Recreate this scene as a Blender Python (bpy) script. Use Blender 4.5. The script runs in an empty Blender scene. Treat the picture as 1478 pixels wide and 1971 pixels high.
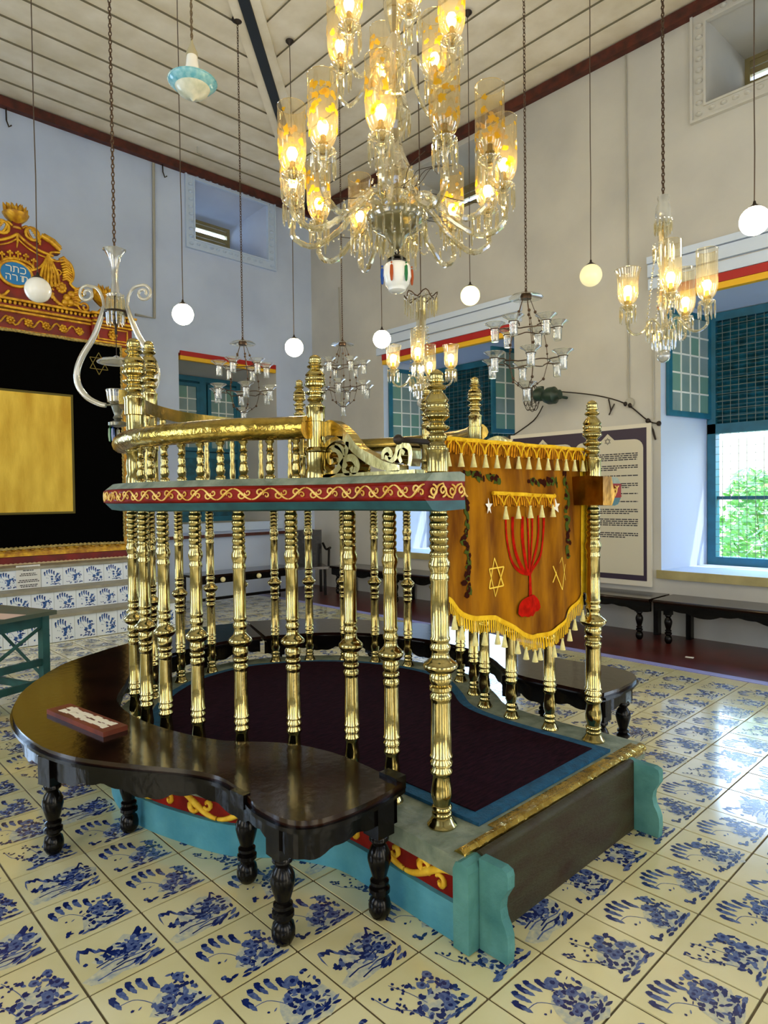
import bpy, bmesh, math, random
from mathutils import Vector, Matrix
random.seed(7)
PI = math.pi
S = bpy.context.scene
COL = S.collection

# ---------------------------------------------------------------- camera, world, light, exposure
CAMP = Vector((-1.54676, -1.19318, 1.5))
YAW, PITCH, ROLL, FPX = 0.8087443, -0.0207312, -0.0118409, 1261.96
cy, sy, cp, sp = math.cos(YAW), math.sin(YAW), math.cos(PITCH), math.sin(PITCH)
Fv = Vector((cy*cp, sy*cp, sp)); R0 = Vector((sy, -cy, 0)); U0 = R0.cross(Fv)
Rv = R0*math.cos(ROLL) + U0*math.sin(ROLL); Uv = U0*math.cos(ROLL) - R0*math.sin(ROLL)
cam_d = bpy.data.cameras.new('camera')
cam = bpy.data.objects.new('camera', cam_d); COL.objects.link(cam)
m = Matrix((Rv, Uv, -Fv)).transposed().to_4x4(); m.translation = CAMP
cam.matrix_world = m
cam_d.sensor_fit = 'HORIZONTAL'; cam_d.sensor_width = 36; cam_d.lens = 36*FPX/1478
cam_d.clip_start = .05; cam_d.clip_end = 200
S.camera = cam
SUN_STRENGTH, SKY_STRENGTH, BULB, GLOBE = 5.0, 6.0, 80.0, 34.0
S.view_settings.view_transform = 'Standard'; S.view_settings.look = 'None'
S.view_settings.gamma = 1; S.view_settings.use_curve_mapping = False
S.view_settings.exposure = 0.28
S.cycles.max_bounces = 9; S.cycles.diffuse_bounces = 4; S.cycles.glossy_bounces = 5
S.cycles.transmission_bounces = 6; S.cycles.transparent_max_bounces = 24
S.cycles.sample_clamp_indirect = 6; S.cycles.caustics_reflective = False; S.cycles.caustics_refractive = False
W = bpy.data.worlds.new('sky'); S.world = W; W.use_nodes = True
nt = W.node_tree; bg = nt.nodes['Background']
tc = nt.nodes.new('ShaderNodeTexCoord'); sx = nt.nodes.new('ShaderNodeSeparateXYZ')
rp = nt.nodes.new('ShaderNodeValToRGB')
nt.links.new(tc.outputs['Generated'], sx.inputs[0]); nt.links.new(sx.outputs['Z'], rp.inputs[0])
rp.color_ramp.elements[0].position = 0; rp.color_ramp.elements[0].color = (1.05, 1.45, 1.9, 1)
rp.color_ramp.elements[1].position = .8; rp.color_ramp.elements[1].color = (.6, 1.0, 1.8, 1)
dt = nt.nodes.new('ShaderNodeVectorMath'); dt.operation = 'DOT_PRODUCT'; dt.inputs[1].default_value = (-.6, -.8, 0)
mr_ = nt.nodes.new('ShaderNodeMapRange'); mr_.inputs[1].default_value = -.35; mr_.inputs[2].default_value = .45
mw = nt.nodes.new('ShaderNodeMix'); mw.data_type = 'RGBA'; mw.inputs[7].default_value = (.80, .72, .56, 1)
nt.links.new(tc.outputs['Generated'], dt.inputs[0]); nt.links.new(dt.outputs['Value'], mr_.inputs[0]); nt.links.new(mr_.outputs[0], mw.inputs[0])
nt.links.new(rp.outputs[0], mw.inputs[6]); nt.links.new(mw.outputs[2], bg.inputs[0]); bg.inputs[1].default_value = SKY_STRENGTH
sun_d = bpy.data.lights.new('sun', 'SUN'); sun = bpy.data.objects.new('sun', sun_d); COL.objects.link(sun)
sun_d.energy = SUN_STRENGTH; sun_d.angle = .02; sun_d.color = (1, .93, .8)
sun.rotation_euler = Vector((.25, -.5, .83)).to_track_quat('Z', 'Y').to_euler()

def portal(name, loc, rot, sx, sy):
    d = bpy.data.lights.new(name, 'AREA'); o = bpy.data.objects.new(name, d); COL.objects.link(o)
    d.shape = 'RECTANGLE'; d.size = sx; d.size_y = sy; d.cycles.is_portal = True
    o.location = loc; o.rotation_euler = rot
    return o

# ---------------------------------------------------------------- materials
def lin(h):
    if not isinstance(h, str): return tuple(h)+(1,) if len(h) == 3 else h
    h = h.lstrip('#'); r = [int(h[i:i+2], 16)/255 for i in (0, 2, 4)]
    return tuple(c/12.92 if c <= .04045 else ((c+.055)/1.055)**2.4 for c in r)+(1,)
MATS = {}
def mat(name, c, rough=.5, metal=0, noise=0, nscale=8, c2=None, bump=0, bscale=40, emit=0, coat=0, spec=None, stretch=None, alpha=None, subs=0):
    if name in MATS: return MATS[name]
    m = bpy.data.materials.new(name); m.use_nodes = True; MATS[name] = m
    t = m.node_tree; b = t.nodes['Principled BSDF']; L = t.links.new
    b.inputs['Base Color'].default_value = lin(c); b.inputs['Roughness'].default_value = rough
    b.inputs['Metallic'].default_value = metal
    if coat: b.inputs['Coat Weight'].default_value = coat; b.inputs['Coat Roughness'].default_value = .08
    if spec is not None: b.inputs['Specular IOR Level'].default_value = spec
    if emit: b.inputs['Emission Color'].default_value = lin(c); b.inputs['Emission Strength'].default_value = emit
    if noise or bump:
        co = t.nodes.new('ShaderNodeTexCoord'); mp = t.nodes.new('ShaderNodeMapping')
        L(co.outputs['Object'], mp.inputs[0])
        if stretch: mp.inputs['Scale'].default_value = stretch
    if noise:
        n = t.nodes.new('ShaderNodeTexNoise'); n.inputs['Scale'].default_value = nscale; n.inputs['Detail'].default_value = 5
        L(mp.outputs[0], n.inputs[0])
        r = t.nodes.new('ShaderNodeValToRGB'); r.color_ramp.elements[0].position = .5-.5*min(noise, .45); r.color_ramp.elements[1].position = .5+.5*min(noise, .45)
        a = lin(c); z = lin(c2) if c2 else tuple(x*.55 for x in a[:3])+(1,)
        r.color_ramp.elements[0].color = z; r.color_ramp.elements[1].color = a
        L(n.outputs['Fac'], r.inputs[0]); L(r.outputs[0], b.inputs['Base Color'])
    if bump:
        n2 = t.nodes.new('ShaderNodeTexNoise'); n2.inputs['Scale'].default_value = bscale; n2.inputs['Detail'].default_value = 3
        L(mp.outputs[0], n2.inputs[0]); bu = t.nodes.new('ShaderNodeBump'); bu.inputs['Strength'].default_value = bump
        bu.inputs['Distance'].default_value = .02; L(n2.outputs['Fac'], bu.inputs['Height']); L(bu.outputs[0], b.inputs['Normal'])
    return m
def glassy(name, c, gl=.18, diff=0, dc=None, rough=.05):
    """thin clear glass: mostly transparent, a glossy share, optional milky share"""
    if name in MATS: return MATS[name]
    m = bpy.data.materials.new(name); m.use_nodes = True; MATS[name] = m
    t = m.node_tree; t.nodes.clear(); L = t.links.new; N = t.nodes.new
    o = N('ShaderNodeOutputMaterial'); tr = N('ShaderNodeBsdfTransparent'); tr.inputs[0].default_value = lin(c)
    g = N('ShaderNodeBsdfGlossy'); g.inputs['Roughness'].default_value = rough; g.inputs[0].default_value = (1, 1, 1, 1)
    lw = N('ShaderNodeLayerWeight'); lw.inputs[0].default_value = .35
    mr = N('ShaderNodeMapRange'); mr.inputs[3].default_value = gl*.4; mr.inputs[4].default_value = min(1, gl*3.2)
    L(lw.outputs['Facing'], mr.inputs[0]); mx = N('ShaderNodeMixShader'); L(mr.outputs[0], mx.inputs[0])
    base = tr.outputs[0]
    if diff:
        d = N('ShaderNodeBsdfTranslucent'); d.inputs[0].default_value = lin(dc or c)
        d2 = N('ShaderNodeBsdfDiffuse'); d2.inputs[0].default_value = lin(dc or c)
        a = N('ShaderNodeMixShader'); a.inputs[0].default_value = .5; L(d.outputs[0], a.inputs[1]); L(d2.outputs[0], a.inputs[2])
        q = N('ShaderNodeMixShader'); q.inputs[0].default_value = diff; L(tr.outputs[0], q.inputs[1]); L(a.outputs[0], q.inputs[2]); base = q.outputs[0]
    L(base, mx.inputs[1]); L(g.outputs[0], mx.inputs[2]); L(mx.outputs[0], o.inputs[0])
    return m

BRASS = mat('brass', '#cbb97e', .15, 1, noise=.45, nscale=9, c2='#94834a', bump=.08, bscale=16)
BRASSH = mat('hammered_brass', '#d2b45c', .2, 1, noise=.4, nscale=12, c2='#967830', bump=.8, bscale=28)
BRASSD = mat('brass_band', '#bfa04e', .25, 1, noise=.4, nscale=6, c2='#75693a', bump=.15, bscale=20)
WALL = mat('wall_paint', '#c8c7c0', .8, spec=.2, noise=.4, nscale=1.3, c2='#b6b6b2', bump=.05, bscale=12)  # warm lamplight tint is mixed into this wall colour
WALLK = mat('wall_paint_cool_light', '#c2d1ea', .8, spec=.2, noise=.4, nscale=1.3, c2='#b2c1dc', bump=.05, bscale=12)  # same paint on the back wall, blue daylight put into its colour
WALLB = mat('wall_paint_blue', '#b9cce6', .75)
CEIL = mat('ceiling_plank', '#f2ebd8', .6, noise=.4, nscale=3, c2='#dcd2b8', stretch=(1, 1, 1), bump=.08, bscale=20)
BEAM = mat('red_oxide_wood', '#5d2415', .6, noise=.4, nscale=9, c2='#32120a')
WOODD = mat('dark_polished_wood', '#27120a', .13, noise=.4, nscale=5, c2='#0a0504', bump=.035, bscale=26, spec=.5)
LEGW = mat('black_lacquered_wood', '#0d0a09', .2, noise=.4, nscale=14, c2='#050404', bump=.1, bscale=25, spec=.2)
TEAL = mat('teal_paint', '#2f8f94', .6, noise=.4, nscale=7, c2='#1f6f78', bump=.15)
TEALP = mat('plinth_paint', '#5a9cac', .7, spec=.15, noise=.42, nscale=6, c2='#3c8094', bump=.2, bscale=25)
WTEAL = mat('window_teal', '#1c6a86', .5, noise=.3, nscale=5, c2='#175a70')
WDARK = mat('shutter_green', '#11627c', .5, noise=.3, nscale=8, c2='#0a3f4c')
CURB = mat('grey_green_stone', '#8d9683', .55, noise=.4, nscale=14, c2='#5d6b5c', bump=.3)
RED = mat('red_paint', '#8c1c12', .55, noise=.35, nscale=9, c2='#65100b', spec=.15)
REDA = mat('altar_red', '#8e1508', .45, noise=.35, nscale=5, c2='#5c0c05')
GOLD = mat('gold_paint', '#f4c02e', .34, .25, noise=.4, nscale=15, c2='#a86a0c', bump=.3, bscale=30)
GOLDL = mat('pale_gold_paint', '#f0cf78', .5, noise=.3, nscale=20, c2='#d0a040')
UNDER = mat('blue_green_underside', '#2c5f66', .6, noise=.35, nscale=10, c2='#1f464c')
RUG = mat('maroon_carpet', '#2e141e', .95, spec=.05, noise=.42, nscale=16, c2='#150a12', bump=.4, bscale=160, stretch=(1, 5, 1))
RUGB = mat('blue_carpet_border', '#0b5578', .95, noise=.35, nscale=25, c2='#07405c', bump=.4, bscale=120)
VELVET = mat('gold_velvet', '#ac7008', .85, noise=.36, nscale=8, stretch=(1.6, 1, .35), c2='#643606', spec=.1, bump=.2, bscale=30)
FRINGE = mat('yellow_fringe', '#f2c62c', .85, spec=.1, noise=.4, nscale=30, c2='#d6a216')
FRING2 = mat('orange_fringe', '#e0981a', .85, spec=.1, noise=.4, nscale=40, c2='#a8640e')
TASSEL = mat('cream_tassel', '#efe6a4', .8, noise=.3, nscale=40, c2='#d8c878')
EMBR = mat('red_embroidery', '#c41a0c', .9, spec=.03, noise=.4, nscale=40, c2='#8f1408')
EMBG = mat('green_embroidery', '#44501c', .9, spec=.05); EMBD = mat('dark_embroidery', '#32120a', .9, spec=.05)
EMBY = mat('yellow_embroidery', '#f0c83c', .8); EMBW = mat('white_embroidery', '#efe8d8', .8)
BLACK = mat('black_velvet', '#020202', 1, spec=.05); PANEL = mat('yellow_brocade', '#ecc94c', .7, noise=.4, nscale=7, stretch=(1, 1, .25), c2='#c49a1e', bump=.3, bscale=60)
TILE = mat('cream_tile', '#e6dcac', .18, noise=.45, nscale=2.3, c2='#cfc48c', spec=.9, coat=1)
GROUT = mat('tile_grout', '#6a5a38', .8, noise=.4, nscale=12, c2='#443820')
BLU1 = mat('cobalt_glaze', '#0e1a50', .2, noise=.4, nscale=30, c2='#1c2c66', spec=.6)
BLU2 = mat('mid_blue_glaze', '#2a3f78', .2, noise=.45, nscale=70, c2='#68779a', spec=.6)
BLU3 = mat('pale_blue_wash', '#9aa2a2', .2, noise=.45, nscale=50, c2='#d4cda2', spec=.6)
STILE = mat('white_step_tile', '#eef6fc', .25); SBLU = mat('step_tile_blue', '#1c4b94', .25, noise=.4, nscale=40, c2='#4f7ab8')
STONE = mat('step_stone', '#a5a08c', .5, noise=.4, nscale=6, c2='#8b8672')
FLRED = mat('red_oxide_floor', '#5a2420', .28, noise=.4, nscale=4, c2='#3d1714')
FLVIO = mat('pale_violet_border', '#8f8fc0', .3)
IRON = mat('dark_iron', '#2a211b', .5, .4); WIRE = mat('old_wire', '#4a3c30', .6); CHAIN = mat('chain_bronze', '#4c3a2c', .4, .6)
CRYS = glassy('clear_crystal', '#f4f0dc', .30, .16, '#e8dfb8')
GLASS = glassy('cup_glass', '#eef3f3', .32, .16, '#f4f6f6')
SHADE = glassy('amber_tinted_shade', '#f9f1d8', .14, .075, '#fbe6b0')
SHADEC = glassy('clear_hurricane_glass', '#f4efdc', .2, .09, '#f6e4ac')
OPAL = mat('opal_glass', '#f4f4ee', .2); FLOWER = glassy('gilded_flower', '#f0cc38', .06, .5, '#e6c034')
FROST = glassy('frosted_glass', '#dfe2e0', .3, .5, '#e6e6e2')
BULBM = mat('lit_bulb', '#ffd890', .3, emit=BULB); BULBM.node_tree.nodes['Principled BSDF'].inputs['Emission Color'].default_value = (1, .76, .42, 1)
GLOBM = mat('lit_globe', '#ffeec8', .3, emit=GLOBE); DIMG = mat('dim_globe', '#e9dfae', .25, emit=.55)
YELG = mat('yellow_lit_globe', '#fff0a0', .25, emit=2.6)
PANE = mat('frosted_pane', '#8fa3a8', .25, noise=.4, nscale=2, c2='#6f8f8c'); PANE2 = mat('green_pane', '#6f9a90', .25); WHITEP = mat('white_glazing_bar', '#dfe6e2', .5)
PAPER = mat('white_paper', '#e4e4de', .7); INK = mat('ink', '#3a3a40', .8); BOARD = mat('board_cream', '#cdc8b4', .6); PURP = mat('board_purple', '#2c1c34', .5)
FRZ = mat('frieze_yellow', '#f0c840', .5, spec=.2, noise=.3, nscale=20, c2='#d8a020')
LEAF = mat('leaf_green', '#4f9a3a', .5, noise=.45, nscale=6, c2='#8fd060'); SUNW = mat('outside_wall', '#e6e0cc', .8)

# ---------------------------------------------------------------- mesh helpers
class MB:
    def __init__(s): s.v = []; s.f = []; s.m = []
    def add(s, vs, fs, mi=0):
        n = len(s.v); s.v += [tuple(v) for v in vs]; s.f += [tuple(i+n for i in f) for f in fs]; s.m += [mi]*len(fs)
    def box(s, c, d, rz=0, mi=0, M=None):
        x, y, z = d[0]/2, d[1]/2, d[2]/2
        vs = [Vector((a*x, b*y, e*z)) for a in (-1, 1) for b in (-1, 1) for e in (-1, 1)]
        R = Matrix.Rotation(rz, 3, 'Z') if M is None else M
        s.add([R@v+Vector(c) for v in vs], [(0, 1, 3, 2), (4, 6, 7, 5), (0, 4, 5, 1), (2, 3, 7, 6), (0, 2, 6, 4), (1, 5, 7, 3)], mi)
    def b2(s, a, b, mi=0): s.box([(a[i]+b[i])/2 for i in range(3)], [abs(b[i]-a[i]) for i in range(3)], mi=mi)
    def poly(s, pts, mi=0): s.add(pts, [tuple(range(len(pts)))], mi)
    def prism(s, P, z0, z1, mi=0, fn=None, ms=None):
        n = len(P); fn = fn or (lambda x, y, z: (x, y, z))
        s.add([fn(x, y, z0) for x, y in P]+[fn(x, y, z1) for x, y in P],
              [tuple(range(n))[::-1], tuple(range(n, 2*n))], mi)
        s.add([fn(x, y, z0) for x, y in P]+[fn(x, y, z1) for x, y in P],
              [(i, (i+1) % n, n+(i+1) % n, n+i) for i in range(n)], mi if ms is None else ms)
    def lathe(s, pr, c=(0, 0, 0), n=16, mi=0, cap=True, M=None, sc=1, flute=0):
        vs = []
        for r, z in pr:
            for k in range(n):
                a = 2*PI*k/n; rr = r*(1-(flute if k % 2 else 0))
                vs.append(Vector((rr*math.cos(a), rr*math.sin(a), z))*sc)
        if M is not None: vs = [M@v for v in vs]
        vs = [v+Vector(c) for v in vs]
        fs = [(i*n+k, i*n+(k+1) % n, (i+1)*n+(k+1) % n, (i+1)*n+k) for i in range(len(pr)-1) for k in range(n)]
        if cap and pr[0][0] > 1e-4: fs.append(tuple(range(n))[::-1])
        if cap and pr[-1][0] > 1e-4: fs.append(tuple((len(pr)-1)*n+k for k in range(n)))
        s.add(vs, fs, mi)
    def sphere(s, c, r, n=12, mi=0, sq=1):
        h = max(4, n//2+1)
        s.lathe([(r*math.sin(PI*i/h)+1e-5, -r*sq*math.cos(PI*i/h)) for i in range(h+1)], c, n, mi)
    def tube(s, P, r, n=8, mi=0, closed=False, flat=None):
        P = [Vector(p) for p in P]; L = len(P); rs = r if isinstance(r, (list, tuple)) else [r]*L
        up = Vector((0, 0, 1)); vs = []; prev = None
        for i, p in enumerate(P):
            a = P[(i-1) % L] if (closed or i) else p; b = P[(i+1) % L] if (closed or i < L-1) else p
            t = (b-a).normalized()
            if prev is None:
                x = t.cross(up); x = x if x.length > .05 else t.cross(Vector((1, 0, 0)))
            else: x = prev-t*prev.dot(t)
            x.normalize(); prev = x; y = t.cross(x)
            for k in range(n):
                an = 2*PI*k/n; vs.append(p+(x*math.cos(an)+y*math.sin(an)*(flat or 1))*rs[i])
        fs = [(i*n+k, ((i+1) % L)*n+k, ((i+1) % L)*n+(k+1) % n, i*n+(k+1) % n) for i in range(L if closed else L-1) for k in range(n)]
        if not closed: fs += [tuple(range(n)), tuple((L-1)*n+k for k in range(n))[::-1]]
        s.add(vs, fs, mi)
    def sweep(s, path, prof, closed=False, mis=None, caps=True):
        """path: (x,y); prof: (outward offset, z)"""
        n = len(prof); rings = [offset(path, o, closed) for o, z in prof]; L = len(path)
        vs = [(rings[j][i][0], rings[j][i][1], prof[j][1]) for i in range(L) for j in range(n)]
        base = len(s.v); s.v += vs
        for i in range(L if closed else L-1):
            for j in range(n):
                a, b = i*n+j, i*n+(j+1) % n; c, d = ((i+1) % L)*n+(j+1) % n, ((i+1) % L)*n+j
                s.f.append((base+a, base+b, base+c, base+d)); s.m.append(mis[j] if mis else 0)
        if caps and not closed:
            s.f.append(tuple(base+j for j in range(n))[::-1]); s.m.append(0)
            s.f.append(tuple(base+(L-1)*n+j for j in range(n))); s.m.append(0)
    def build(s, name, mats, parent=None, smooth=35, fix=False, loc=None):
        me = bpy.data.meshes.new(name); me.from_pydata(s.v, [], s.f)
        for x in (mats if isinstance(mats, (list, tuple)) else [mats]): me.materials.append(x)
        me.polygons.foreach_set('material_index', s.m)
        if fix:
            bm = bmesh.new(); bm.from_mesh(me); bmesh.ops.recalc_face_normals(bm, faces=bm.faces); bm.to_mesh(me); bm.free()
        if smooth:
            me.polygons.foreach_set('use_smooth', [True]*len(me.polygons)); me.set_sharp_from_angle(angle=math.radians(smooth))
        me.update()
        o = bpy.data.objects.new(name, me); COL.objects.link(o)
        if parent is not None: o.parent = parent
        if loc is not None: o.location = loc
        return o
def offset(P, o, closed=False):
    out = []; L = len(P)
    for i in range(L):
        a = P[(i-1) % L] if (closed or i) else P[i]; b = P[(i+1) % L] if (closed or i < L-1) else P[i]
        tx, ty = b[0]-a[0], b[1]-a[1]; l = math.hypot(tx, ty) or 1
        out.append((P[i][0]-ty/l*o, P[i][1]+tx/l*o))
    return out
def cr(P, k=6, closed=False):
    """Catmull-Rom through points of any dimension"""
    P = [Vector(p) for p in P]; L = len(P); out = []
    for i in range(L if closed else L-1):
        g = (lambda j: P[j % L]) if closed else (lambda j: P[max(0, min(L-1, j))])
        p0, p1, p2, p3 = g(i-1), g(i), g(i+1), g(i+2)
        for q in range(k):
            t = q/k
            out.append(.5*((2*p1)+(p2-p0)*t+(2*p0-5*p1+4*p2-p3)*t*t+(3*p1-p0-3*p2+p3)*t**3))
    if not closed: out.append(P[-1].copy())
    return [tuple(v) for v in out]
def thing(name, label, cat, loc=(0, 0, 0), group=None, rz=0):
    o = bpy.data.objects.new(name, None); COL.objects.link(o); o.location = loc; o.rotation_euler = (0, 0, rz)
    o['label'] = label; o['category'] = cat
    if group: o['group'] = group
    return o
def tag(o, label, cat, group=None):
    o['label'] = label; o['category'] = cat
    if group: o['group'] = group
    return o
def struct(o): o['kind'] = 'structure'; return o
def tree_copy(root, loc, label=None, rz=None):
    r = root.copy(); COL.objects.link(r); r.location = loc
    if rz is not None: r.rotation_euler = (0, 0, rz)
    if label: r['label'] = label
    for ch in list(root.children):
        c = ch.copy(); COL.objects.link(c); c.parent = r
        for g in list(ch.children):
            d = g.copy(); COL.objects.link(d); d.parent = c
    return r
def part_copy(o, parent, loc=None, rz=0, sc=None):
    c = o.copy(); COL.objects.link(c); c.parent = parent
    if loc is not None: c.location = loc
    c.rotation_euler = (0, 0, rz)
    if sc: c.scale = sc
    for g in list(o.children):
        d = g.copy(); COL.objects.link(d); d.parent = c
    return c
def spiral(c, r0, r1, a0, a1, n=14):
    return [(c[0]+(r0+(r1-r0)*i/n)*math.cos(a0+(a1-a0)*i/n), c[1]+(r0+(r1-r0)*i/n)*math.sin(a0+(a1-a0)*i/n)) for i in range(n+1)]

# ================================================================ SETTING
X0, X1, Y0, Y1, ZC = -3.9, 5.5, -5.0, 7.955, 6.50
T = .2847844
# ---- floor: grout bed, glazed tiles each with a painted design, oxide border
mb = MB()
mb.b2((X0-.9, Y0-.9, -.12), (X1+1, Y1+1, -.004), 1)
TX1 = 4.13
def sees(x, y):
    d = Vector((x, y, 0))-CAMP; z = d.dot(Fv)
    if z < .9: return None
    u = d.dot(Rv)/z*FPX; v = -d.dot(Uv)/z*FPX
    return z if abs(u) < 900 and v < 1130 else None
def blob(cx, cy_, r, n=8, j=.35, ax=1, rot=0):
    o = []
    for k in range(n):
        a = 2*PI*k/n; q = r*(1+random.uniform(-j, j)); x, y = q*ax*math.cos(a), q*math.sin(a)
        o.append((cx+x*math.cos(rot)-y*math.sin(rot), cy_+x*math.sin(rot)+y*math.cos(rot)))
    return o
def leafp(cx, cy_, l, w, a):
    return [(cx+math.cos(a)*t*l-math.sin(a)*s*w, cy_+math.sin(a)*t*l+math.cos(a)*s*w) for t, s in ((-.5, 0), (-.2, .45), (.2, .45), (.5, 0), (.2, -.4), (-.2, -.45))]
def ribbon(pts, w):
    a = offset(pts, w/2); b = offset(pts, -w/2); return [[a[i], a[i+1], b[i+1], b[i]] for i in range(len(a)-1)]
def design(kind, lod):
    """painted shapes on a unit tile: list of (polygon, shade)"""
    D = []
    def cluster(x0, y0, x1, y1, n, fl):
        for _ in range(n):
            x, y = random.uniform(x0, x1), random.uniform(y0, y1)
            D.append((leafp(x, y, random.uniform(.055, .13), random.uniform(.035, .075), random.uniform(0, 6.3)), random.choice((1, 1, 2))))
        for _ in range(fl):
            x, y = random.uniform(x0+.05, x1-.05), random.uniform(y0+.04, y1-.03); r = random.uniform(.055, .085)
            D.append((blob(x, y, r, 11, .22), 2)); D.append((blob(x+.005, y, r*.4, 6, .2), 1))
    if kind == 0:      # hanging willow strokes and a peony bush
        D.append((blob(.62, .25, .27, 14, .25, 1.1), 3))
        for k in range(5):
            x, y = .12+.115*k, .66+.24*math.sin(.5+k*.52)
            D.append((leafp(x, y-.05, .24, .085, 1.75-.06*k), 2 if k % 2 else 1)); D.append((leafp(x+.012, y-.13, .16, .06, 1.7), 2))
            D.append((leafp(x+.01, y+.02, .09, .085, 1.7), 1))
        for q in ribbon(cr([(.16, .64), (.3, .62), (.4, .5), (.46, .36)], 3), .012): D.append((q, 2))
        cluster(.42, .12, .93, .56, int(44*lod), 5)
        cluster(.62, .5, .92, .72, int(8*lod), 1)
        for k in range(int(16*lod)+3): D.append((leafp(.34+.6*random.random(), .04+.07*random.random(), .13, .045, random.uniform(-.25, .35)), 1 if k % 3 else 2))
        for k in range(int(10*lod)): D.append((leafp(random.uniform(.36, .95), random.uniform(.08, .6), .07, .016, random.uniform(0, 3)), 1))
        cluster(.1, .1, .3, .2, int(5*lod), 0)
        D.append((blob(.22, .46, .022, 5, .3), 1)); D.append((leafp(.3, .44, .07, .02, .5), 2))
    elif kind == 1:    # flowering sprig
        D.append((blob(.6, .3, .24, 14, .3, 1.2), 3))
        cluster(.32, .12, .92, .5, int(44*lod), 4); cluster(.5, .48, .88, .74, int(18*lod), 2)
        for q in ribbon(cr([(.36, .2), (.28, .45), (.14, .62), (.1, .85)], 3), .012): D.append((q, 2))
        for q in ribbon(cr([(.5, .4), (.45, .65), (.36, .9)], 3), .01): D.append((q, 2))
        for _ in range(int(14*lod)):
            t = random.random(); D.append((leafp(.3-.2*t+random.uniform(-.05, .05), .38+.5*t, .06, .035, random.uniform(0, 6)), 1))
        for _ in range(int(8*lod)): D.append((blob(random.uniform(.3, .5), random.uniform(.6, .92), .022, 5, .3), 1))
        for k in range(int(16*lod)+3): D.append((leafp(.22+.7*random.random(), .04+.06*random.random(), .13, .04, random.uniform(-.25, .3)), 2 if k % 3 else 1))
    else:              # hills and water
        D.append((blob(.6, .5, .25, 14, .3, 1.4), 3)); D.append((blob(.4, .22, .2, 12, .3, 1.7), 3))
        top = [(.06+.035*i, .60+.16*math.sin(i*.30+.6)+.09*abs(math.sin(i*.9))*(1-i/30)+random.uniform(0, .035)) for i in range(25)]
        bot = [(x, y-.05-.11*random.random()) for x, y in top][::-1]
        for i in range(24): D.append(([top[i], top[i+1], bot[23-i], bot[24-i]], 1 if (i//2) % 3 else 2))
        cluster(.42, .28, .94, .66, int(44*lod), 3); cluster(.1, .38, .5, .55, int(12*lod), 0)
        for k in range(int(5*lod)):
            y = .12+.06*k; x = random.uniform(.1, .4)
            for q in ribbon([(x, y), (x+.18, y+.03), (x+.38, y-.005), (x+.5, y+.02)], .022): D.append((q, random.choice((1, 2))))
        for k in range(int(14*lod)+2): D.append((leafp(random.uniform(.5, .92), random.uniform(.05, .18), .14, .05, random.uniform(0, .7)), 1 if k % 2 else 2))
    return D
LODS = {}
for l, f_ in ((2, 1.), (1, .6), (0, .3)):
    LODS[l] = []
    for k in range(9): LODS[l].append(design(k % 3, f_))
for i in range(-14, 15):
    for j in range(-14, 29):
        x0, y0 = i*T, j*T; x1, y1 = min(x0+T, TX1), y0+T
        if x1-x0 < .05: continue
        g = .0042; tl = [random.uniform(-.0007, .0007) for _ in range(3)]
        zf = lambda x, y: tl[0]+tl[1]*(x-x0)/T+tl[2]*(y-y0)/T
        q = [(x0+g, y0+g), (x1-g, y0+g), (x1-g, y1-g), (x0+g, y1-g)]
        mb.add([(a, b, zf(a, b)) for a, b in q]+[(a, b, -.004) for a, b in q], [(0, 1, 2, 3), (0, 4, 5, 1), (1, 5, 6, 2), (2, 6, 7, 3), (3, 7, 4, 0)], 0)
        z = sees(x0+T/2, y0+T/2)
        if z is None or x1-x0 < T-.01: continue
        if (x0 > .1 and x0 < 1.5 and .5 < y0 < 2.6): continue
        l = 2 if z < 4.2 else (1 if z < 7 else 0)
        kd = random.choice((0, 3, 6, 0, 3, 1, 4, 7, 2, 5))
        dz = .00035
        for P, sh in LODS[l][kd]:
            dz += .000004
            mb.poly([(x0+.012+px*(T-.024), y0+.012+py*(T-.024), zf(x0+px*T, y0+py*T)+dz+(.0001 if sh != 3 else 0)) for px, py in P], 5-sh+1 if sh != 3 else 3)
mb.b2((TX1, Y0, -.03), (TX1+.1, Y1, .004), 6); mb.b2((TX1+.1, Y0, -.03), (X1, Y1, .002), 7)
struct(mb.build('floor', [TILE, GROUT, GROUT, BLU3, BLU2, BLU1, FLVIO, FLRED], smooth=0))

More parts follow.
